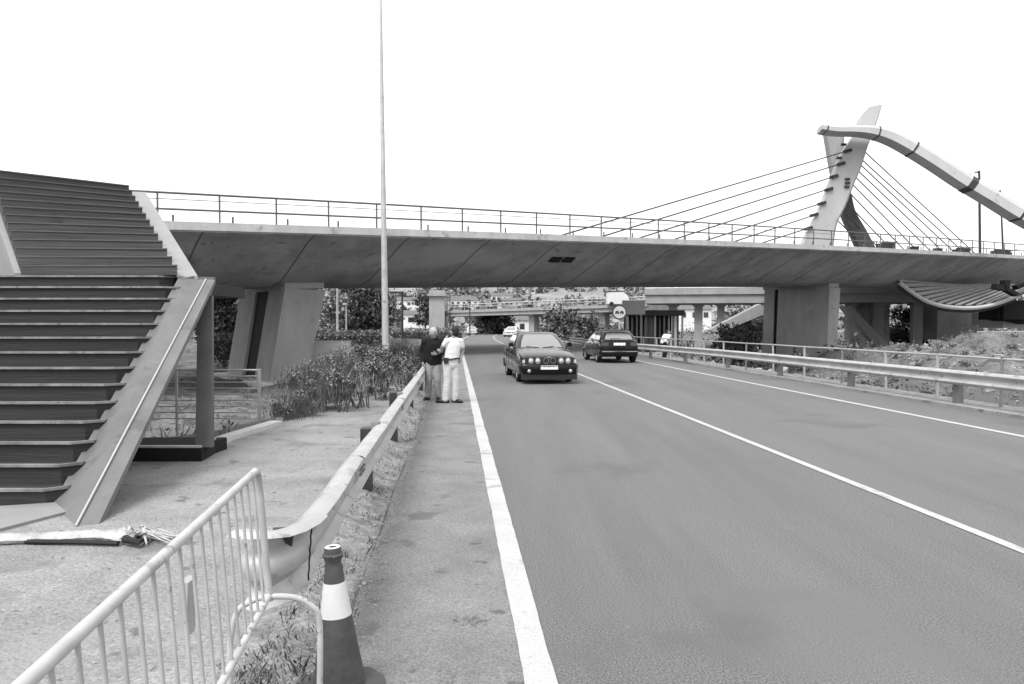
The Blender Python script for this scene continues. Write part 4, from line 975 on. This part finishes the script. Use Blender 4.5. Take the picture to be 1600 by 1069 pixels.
JB = dict(head=(.055, .02, 1.515), face=(-.75, .65, 0), neck=(.045, .0, 1.40), hip=(-.01, .0, .86), shw=.150, axis=(.93, .35, 0), fat=.86, sleeve=.62, hem=.17,
          elL=(-.19, -.06, 1.20), wrL=(-.21, -.02, 1.10), hdL=(-.55, .5, .3), hsL=(.3, 0, 1), hpL=(-.4, .9, -.1),
          elR=(.225, .10, 1.12), wrR=(.17, -.02, .90), hdR=(-.5, .2, -.8), hsR=(.2, -1, 0), hpR=(-1, 0, 0), curl=.9,
          knL=(-.09, -.03, .47), anL=(-.13, -.03, .085), ftL=(-.27, -.02, .04), knR=(.075, .03, .47), anR=(.06, .05, .085), ftR=(.17, -.02, .04))
pb = person('man in a white T-shirt and pale trousers with his back half turned, elbow raised', (s2.x, s2.y, .004), 0, JB, ('tee', 'chinos'))
mb = MB(); mb.tube([Vector((-.01 + .158 * cos(a) * 1.08, .0 + .125 * sin(a) * 1.1, .945 + .02 * cos(a))) for a in [2 * pi * i / 20 for i in range(21)]], .017, 6, cap=False, sy=1); local(mb.build('belt', M['leather'], pb))
mb = MB(); mb.box((-.105, -.135, .915), (.10, .05, .12)); local(mb.build('belt_pouch', M['leather'], pb))
s3 = P(1041, 530, 36)
JC = dict(head=(.10, -.02, 1.36), face=(.8, -.4, 0), neck=(.06, 0, 1.25), hip=(-.12, .0, .80), shw=.16, axis=(.5, -.9, 0), fat=1.1, sleeve=.6, hem=.12,
          elL=(.02, .12, 1.0), wrL=(.22, .1, .98), hdL=(1, 0, 0), hsL=(0, 1, 0), hpL=(0, 0, -1), elR=(.05, -.15, 1.0), wrR=(.25, -.1, .98), hdR=(1, 0, 0), hsR=(0, 1, 0), hpR=(0, 0, -1),
          knL=(-.05, .08, .45), anL=(-.12, .1, .085), ftL=(.0, .1, .04), knR=(-.02, -.08, .45), anR=(-.08, -.1, .085), ftR=(.05, -.1, .04))
person('person in a white top leaning forward at the pipe fence, right of the hatchback', (s3.x, s3.y, max(terr(s3.x, s3.y), -.35)), 0, JC, ('tee', 'knit'))

# ------------------------------------------------------------ distant viaducts, shelter, signs
def viaduct(label, p0, p1, th_, wd, rail, cols, name='viaduct', m='edge_conc', zbot=-1.5, colw=.9):
    o = empty(name, label, 'viaduct', (p0.x, p0.y, 0)); d = (p1 - p0); n_ = Vector((-d.y, d.x, 0)).normalized()
    if n_.y < 0: n_ = -n_
    mb = MB(); mb.loft([[p, p + n_ * wd, p + n_ * wd - up * th_, p - up * th_] for p in (p0, p1)]); mb.build('deck', M[m], o, fix=True)
    mb = MB(); mb.loft([[p - n_ * .25 + up * .03, p + n_ * .2 + up * .03, p + n_ * .2 - up * th_ * .40, p - n_ * .25 - up * th_ * .40] for p in (p0, p1)]); mb.build('edge_beam', M['edge_conc'], o, fix=True)
    mb = MB(); k = max(2, int(d.length / 2.5))
    mb.tube([p0 + up * rail, p1 + up * rail], .09, 5); mb.tube([p0 + up * rail * .6, p1 + up * rail * .6], .05, 5)
    for i in range(k + 1): q = p0 + d * i / k; mb.tube([q, q + up * rail], .05, 5)
    mb.build('railing', M['galv'], o)
    for x, w_ in cols:
        k = ((x - 800) / F); t = (k * p0.y - p0.x) / (d.x - k * d.y); q = p0 + d * t
        mb = MB(); a = atan(d.y / d.x); mb.box((q.x, q.y + wd * .3, (q.z - th_ + zbot) / 2), (w_, wd * .16, q.z - th_ - zbot), rz=a); mb.box((q.x, q.y + wd * .3, q.z - th_ - .15), (w_ * 1.4, wd * .3, .3), rz=a); mb.build('pier', M[m] if w_ > 0 else M['black'], o)
    return o
viaduct('far thin road viaduct on narrow piers, behind the black saloon', P(694, 486, 132), P(1012, 475, 104), 1.0, 8, 1.0, [(741, 1.6), (835, 1.1), (947, 1.15)])
v2 = viaduct('thick concrete viaduct behind the right bridge pier', P(1008, 452, 92), P(1440, 448, 84), 1.75, 9, .1, [(1059, 1.0), (1100, 1.0), (1136, .9), (1348, .6), (1390, 1.0), (1452, 1.0)], zbot=-2.5)
mb = MB(); a, b = P(1188, 475, 86), P(1108, 516, 86); mb.slab([a, b, b + Vector((1.0, 0, -.4)), a + Vector((1.2, 0, -.9))], (0, 1.5, 0)); mb.build('strut', M['concrete'], v2)
mb = MB(); a, b = P(1318, 478, 85), P(1372, 545, 85); mb.slab([a, b, b + Vector((1.6, 0, 0)), a + Vector((.9, 0, 0))], (0, 1.5, 0)); a, b = P(1322, 500, 84), P(1352, 545, 84); mb.slab([a, b, b + Vector((.9, 0, 0)), a + Vector((.5, 0, 0))], (0, 1.2, 0)); mb.build('strut', M['concrete'], v2)
mb = MB(); mb.box(P(1366, 508, 90), (2.2, 3, 6.2)); mb.box(P(1338, 500, 92), (1.6, 3, 5)); mb.build('inner_wall', M['soffit'], v2)
w = MB(); w.box(P(1480, 503, 88), (4.6, 4, 4.2)); tag(w.build('retaining_wall', M['concrete']), 'concrete retaining wall under the ribbed lower footway', 'wall')
w = MB(); w.box(P(1592, 506, 78), (6.0, 4, .9)); w.box(P(1590, 498, 80), (7.4, 4, 1.4)); 
tag(w.build('concrete_block', M['render_g']), 'pale concrete block on the mound at the right edge of the frame', 'block')
w = MB(); w.box(P(1588, 485, 76), (5.2, 4, 1.9)); w.box(P(1568, 495, 76), (3.2, 3, .9), ry=.2); tag(w.build('dark_culvert', M['black']), 'dark opening above the pale block at the right edge', 'culvert')
w = MB(); w.box(P(686, 488, 134), (2.7, 8, 7.5)); w.box(P(686, 462, 134), (3.2, 9, .5)); tag(w.build('abutment_tower', M['concrete']), 'pale square abutment tower where the far thin viaduct starts, above the capped man', 'tower')
# open shelter
sh = empty('shelter', 'dark open shelter on many thin posts behind the hatchback', 'shelter', G(1025, 520))
SY = 62.0
a, b = P(978, 490, SY), P(1068, 491, SY)
mb = MB(); mb.box(((a.x + b.x) / 2, SY + 2, a.z + .05), (b.x - a.x, 5.0, .45)); mb.build('roof', M['darkmetal'], sh)
mb = MB(); mb.box(((a.x + b.x) / 2 + .2, SY + 4.3, .9), (b.x - a.x - .6, .15, 3.4)); mb.build('back_wall', M['black'], sh)
for i in range(13):
    x = 981 + i * 7.1; p = P(x, 500, SY + .2 + (i % 2) * .9); mb = MB(); mb.box((p.x, p.y, 1.0), (.14, .14, 3.2)); mb.build('post', M['galv_post'] if i % 3 else M['galv'], sh)
mb = MB(); p = P(1014, 506, SY + 1.5); mb.box((p.x, p.y, 1.1), (.8, .1, 2.4)); mb.build('panel', M['sign_grey'], sh)
# round sign
def disc(mb, c, r, t, n=28): mb.loft([[Vector((c[0] + r * cos(2 * pi * i / n), c[1] + y, c[2] + r * sin(2 * pi * i / n))) for i in range(n)] for y in (0, t)])
sg = empty('road_sign', 'round white no overtaking sign with two dark cars above the hatchback', 'road sign', G(967, 545))
SYs = 44.0; c = P(968, 488, SYs)
mb = MB(); disc(mb, (c.x, c.y + .01, c.z), .44, .03); mb.build('rim', M['sign_dk'], sg, fix=True)
mb = MB(); disc(mb, (c.x, c.y, c.z), .36, .02); mb.build('face', M['sign_w'], sg, fix=True)
for dx in (-.14, .14):
    mb = MB(); y_ = c.y - .008; mb.box((c.x + dx, y_, c.z - .02), (.22, .012, .09)); mb.box((c.x + dx, y_, c.z + .05), (.14, .012, .07)); mb.box((c.x + dx - .075, y_, c.z - .085), (.045, .012, .06)); mb.box((c.x + dx + .075, y_, c.z - .085), (.045, .012, .06)); mb.build('car_symbol', M['sign_dk'], sg)
mb = MB(); mb.tube([(c.x, c.y + .08, -.1), (c.x, c.y + .08, c.z + .3)], .05, 8); mb.build('post', M['galv'], sg)
bs = empty('sign_panel', 'large grey back of a road sign panel beside the round sign', 'sign', G(993, 540))
mb = MB(); p = P(990, 480.5, 50); mb.box(p, (1.55, .06, .95)); mb.build('panel', M['sign_grey'], bs)
for dx in (-.5, .5): mb = MB(); mb.tube([(p.x + dx, p.y + .08, -.1), (p.x + dx, p.y + .08, p.z + .4)], .05, 6); mb.build('post', M['galv_post'], bs)
# white van on the viaduct
vn = empty('delivery_van', 'white box van on the far viaduct above the round road sign', 'van', P(965, 474, 108))
c = P(964, 465.5, 107.0)
mb = MB(); mb.loft([[Vector((c.x + x, c.y + y, c.z + z)) for x, z in ((-1.45, -.9), (-1.45, .75), (-1.3, .85), (.8, .85), (1.35, .45), (1.6, -.1), (1.65, -.9))] for y in (-.9, .9)]); mb.build('body', M['render_w'], vn, fix=True)
mb = MB(); mb.loft([[Vector((c.x + x, c.y + y, c.z + z)) for x, z in ((-1.5, .80), (-1.4, .98), (.85, .98), (1.5, .42), (1.42, .36), (.8, .88))] for y in (-.95, .95)]); mb.build('roof', M['darkmetal'], vn, fix=True)
for x in (-.9, 1.0): mb = MB(); mb.tube([(c.x + x, c.y - .93, c.z - .9), (c.x + x, c.y - .7, c.z - .9)], .32, 14); mb.build('wheel', M['rubber'], vn)

# small lamp posts and masts beyond the bridge
def small_lamp(label, px, py_top, Y, r=.09, arm=1.2, double=False, m='darkmetal', group='small lamp posts beyond the bridge'):
    t = P(px, py_top, Y); o = empty('street_lamp', label, 'street lamp', (t.x, t.y, terr(t.x, t.y)), group=group)
    mb = MB(); mb.tube([(t.x, t.y, terr(t.x, t.y) - .1), (t.x, t.y, t.z)], [r, r * .7], 8); mb.build('pole', M[m], o)
    mb = MB(); mb.box((t.x - arm * .4, t.y, t.z), (arm, .25, .18))
    if double: mb.box((t.x + arm * .4, t.y, t.z), (arm, .25, .18))
    mb.build('lamp_head', M[m], o)
small_lamp('thin dark street lamp standing right of the tall pale lamp post', 628.5, 457, 66, .11)
small_lamp('thin dark street lamp at the left end of the far viaduct', 703, 459, 110, .10, .6)
small_lamp('thin pale mast rising above the viaduct over the black saloon', 836, 446, 150, .12, .5, m='galv')
small_lamp('pale mast in front of the trees between the left pier and the tall lamp post', 527, 446, 62, .12, .3, m='galv')
small_lamp('shorter pale mast just right of the other pale mast', 541, 475, 62, .08, .3, m='galv')
small_lamp('thin dark street lamp standing over the far pale car', 734, 470, 105, .10, .5)

# hedge and low wall behind
def hedge(label, x0, x1, Y, ztop, m=('leaf', 'leaf_pale'), n=2600, d=1.2):
    a, b = P(x0, 520, Y), P(x1, 520, Y); o = empty('hedge', label, 'hedge', (a.x, Y, terr(a.x, Y)))
    mb, m2 = MB(), MB()
    for i in range(n):
        x = rnd(a.x, b.x); y = Y + rnd(0, d); z0 = terr(x, y); z = z0 + (ztop - z0 + .12 * nz(x, 0, 3, 1.2)) * random.random() ** .6
        leaf(mb if random.random() < .6 else m2, (x, y, z), rnd(.06, .16))
    mb.build('foliage', M[m[0]], o); m2.build('foliage', M[m[1]], o)
    core = MB(); core.box(((a.x + b.x) / 2, Y + d * .5, ztop * .3 - .3), (abs(b.x - a.x) - .2, d * .5, ztop * 1.1)); core.build('stem', M['leaf_dark'], o)
hedge('long clipped hedge behind the bushes, between the left pier and the lamp post', 488, 602, 58, 1.2)
hedge('clipped hedge across the slope behind the man in the dark jumper', 612, 722, 84, 1.25, ('leaf_pale', 'leaf'), 2200)
hedge('hedge glimpsed between the steel post and the left pier', 318, 368, 46, 1.1, n=1200)
for (x0, x1, Y, yb, lab) in [(486, 548, 40, 534, 'low white wall in front of the long clipped hedge'), (610, 652, 44, 531, 'short white wall right of the tall lamp post')]:
    a, b = P(x0, yb, Y), P(x1, yb, Y); o = MB(); zb_ = terr(a.x, Y) - .3; o.box(((a.x + b.x) / 2, Y, (zb_ + a.z) / 2), (b.x - a.x, .25, a.z - zb_)); o.box(((a.x + b.x) / 2, Y, a.z + .03), (b.x - a.x + .1, .33, .06))
    tag(o.build('low_wall', M['fascia']), lab, 'wall', 'low white walls behind the bushes')

# ------------------------------------------------------------ trees
def tree(label, px, ytop, Y, rad, m=('leaf_dark', 'leaf'), n=2600, ls=.22, name='leafy_tree', group=None, shape=1.0, low=.25):
    t = P(px, ytop, Y); z0 = terr(t.x, t.y); h = t.z - z0; o = empty(name, label, 'tree', (t.x, t.y, z0), group=group)
    mb = MB(); mb.tube([(t.x, t.y, z0 - .3), (t.x + .1, t.y, z0 + h * .35), (t.x, t.y + .1, z0 + h * .85)], [h * .03, h * .022, h * .006], 8)
    cl = []
    for i in range(int(16 + rad * 6)):
        f = rnd(low, .97); rr = rad * (1 - abs(f - .5) * 1.1 * shape) * rnd(.35, 1.0); a = rnd(0, 2 * pi)
        c = Vector((t.x + rr * cos(a), t.y + rr * sin(a), z0 + h * f)); cl.append((c, rad * rnd(.18, .36)))
        mb.tube([(t.x, t.y, z0 + h * f * .7), c], [h * .009, h * .003], 5)
    mb.build('trunk', M['bark'], o); lv = [MB(), MB()]
    for i in range(n):
        c, r = random.choice(cl); leaf(lv[0 if random.random() < .6 else 1], c + Vector((random.gauss(0, .55), random.gauss(0, .55), random.gauss(0, .5))) * r, ls * rnd(.6, 1.3), .55)
    lv[0].build('crown', M[m[0]], o); lv[1].build('crown', M[m[1]], o); return o
TG = 'trees behind the bridge'
tree('dark dense tree just left of the tall lamp post', 566, 436, 78, 3.2, n=5200, ls=.24)
tree('dark tree beside the pale masts, right of the left pier', 545, 440, 86, 2.4, n=3000)
tree('pale thin tree close to the right side of the left pier', 519, 440, 70, 1.9, ('leaf_pale', 'leaf'), 2200, .18)
tree('dark tree seen between the steel post and the left pier', 350, 434, 50, 2.0, n=4200, ls=.2)
tree('second dark tree behind the end of the grey stringer', 330, 440, 56, 2.2, n=3000, ls=.2)
tree('round dark tree beside the square tower', 664, 460, 150, 2.4, n=1600, ls=.3)
tree('wide dark bushy tree on the slope beyond the viaduct piers', 1423, 483, 92, 2.8, n=3600, ls=.24, shape=.6, low=.1)
tree('low dark tree under the far viaduct, left of its second pier', 766, 492, 130, 3.6, n=2400, ls=.3, shape=.5, low=.1)
tree('bushy tree under the far viaduct between its piers', 885, 490, 96, 3.4, ('leaf', 'leaf_dark'), 3600, .25, shape=.5, low=.1)
tree('second bushy tree under the far viaduct, above the hatchback', 918, 494, 88, 2.6, ('leaf', 'leaf_dark'), 3000, .22, shape=.5, low=.1)
tree('tree behind the diagonal strut of the thick viaduct', 1168, 482, 100, 3.6, ('leaf', 'leaf_pale'), 3000, .26, shape=.5, low=.1)
tree('bushy growth at the foot of the right pier', 1145, 512, 70, 2.2, ('leaf', 'leaf_dark'), 2600, .18, shape=.4, low=.1)
# mixed scrub beyond the bridge on both sides of the road
mb, m2 = MB(), MB()
for i in range(420):
    Y = rnd(64, 150); a = rnd(11, 60) if i % 3 else rnd(-45, -2.5)
    if abs(a) < 3: continue
    p = R(a, Y); z = terr(p.x, p.y); r = rnd(.5, 1.6)
    for k in range(34): leaf(mb if k % 3 else m2, (p.x + random.gauss(0, .5) * r, p.y + random.gauss(0, .5) * r, z + abs(random.gauss(0, .45)) * r), rnd(.10, .28), .6)
tag(mb.build('undergrowth', M['leaf']), 'scrub growing along both sides of the road beyond the bridge', 'scrub', kind='stuff')
tag(m2.build('undergrowth', M['leaf_pale']), 'pale scrub growing along both sides of the road beyond the bridge', 'scrub', kind='stuff')
# wooded hillside
mb, m2 = MB(), MB()
for i in range(2600):
    Y = rnd(200, 620); X = rnd(-.55, .75) * Y; z = terr(X, Y); r = rnd(1.5, 5.0)
    if nz(X, Y, 7, .012) < -.15: continue
    for k in range(14): leaf(mb if k % 3 else m2, (X + random.gauss(0, .5) * r, Y + random.gauss(0, .5) * r, z + abs(random.gauss(0, .5)) * r), rnd(.7, 1.8), .7)
tag(mb.build('woods', M['leaf']), 'woods covering the far hillside', 'woods', kind='stuff')
tag(m2.build('woods', M['leaf_pale']), 'lighter trees among the woods of the far hillside', 'woods', kind='stuff')

# ------------------------------------------------------------ houses on the hillside
HS = [(640, 470, 300, 9, 5, 'w', 'white house above the short white wall, right of the tall lamp post'),
      (652, 492, 190, 7, 4.2, 'w', 'white house with a dark door just left of the square tower'),
      (668, 493, 200, 6, 3.5, 'g', 'grey house touching the foot of the square tower'),
      (720, 470, 330, 13, 7, 'w', 'large white house on the hill over the start of the far viaduct'),
      (738, 464, 420, 10, 5, 'g', 'grey house upper slope, behind the large white house'),
      (783, 463, 380, 11, 6, 'w', 'white house on the hill left of the black saloon, level with the viaduct rail'),
      (762, 456, 460, 9, 4, 'w', 'small white house highest on the hill near the middle'),
      (800, 470, 330, 8, 4, 'g', 'grey house above the black saloon roof'),
      (684, 456, 440, 12, 6, 'w', 'white house peeping over the square tower'),
      (612, 462, 400, 9, 5, 'g', 'grey house behind the pale tree by the lamp post'),
      (800, 500, 170, 9, 5, 'w', 'white building under the far viaduct, behind the black saloon'),
      (823, 501, 165, 5, 5, 'w', 'narrow white building left of the second viaduct pier'),
      (888, 490, 190, 8, 3.5, 'w', 'low white house under the viaduct, left of the hatchback'),
      (916, 492, 185, 6, 3.5, 'w', 'low white house under the viaduct, right above the hatchback roof'),
      (1080, 484, 180, 8, 4, 'w', 'white house behind the shelter, right of its roof'),
      (1205, 500, 120, 3, 3, 'g', 'small grey house beside the right bridge pier')]
for (px, yt, Y, w_, h_, c_, lab) in HS:
    p = P(px, yt, Y); o = empty('house', lab, 'house', (p.x, p.y, p.z - h_), group='houses on the hillside'); a = rnd(-.5, .5)
    Rm = Matrix.Rotation(a, 3, 'Z'); zb_ = min(p.z - h_, terr(p.x, p.y) - 1)
    mb = MB(); mb.box((p.x, p.y, (p.z + zb_) / 2), (w_, w_ * .8, p.z - zb_), rz=a); mb.build('wall', M['render_' + c_], o)
    mb = MB(); e_ = .35; hh = w_ * .16; cs = [Vector((sx * (w_ / 2 + e_), sy * (w_ * .4 + e_), 0)) for sx, sy in ((-1, -1), (1, -1), (1, 1), (-1, 1))] + [Vector((-w_ / 2 - e_, 0, hh)), Vector((w_ / 2 + e_, 0, hh))]
    mb.add([Vector((p.x, p.y, p.z + .01)) + Rm @ q for q in cs], [(3, 2, 1, 0), (0, 1, 5, 4), (2, 3, 4, 5), (1, 2, 5), (3, 0, 4)]); mb.build('roof', M['tile'], o)
    nw = max(2, int(w_ / 2.5))
    for r in range(max(1, int(h_ / 2.6))):
        for k in range(nw):
            q = Vector((p.x, p.y, 0)) + Rm @ Vector((-w_ / 2 + w_ * (k + .5) / nw, -w_ * .4 - .03, 0)); mb = MB(); mb.box((q.x, q.y, p.z - 1.3 - 2.6 * r), (w_ / nw * .42, .12, 1.2), rz=a); mb.build('window', M['window'], o)
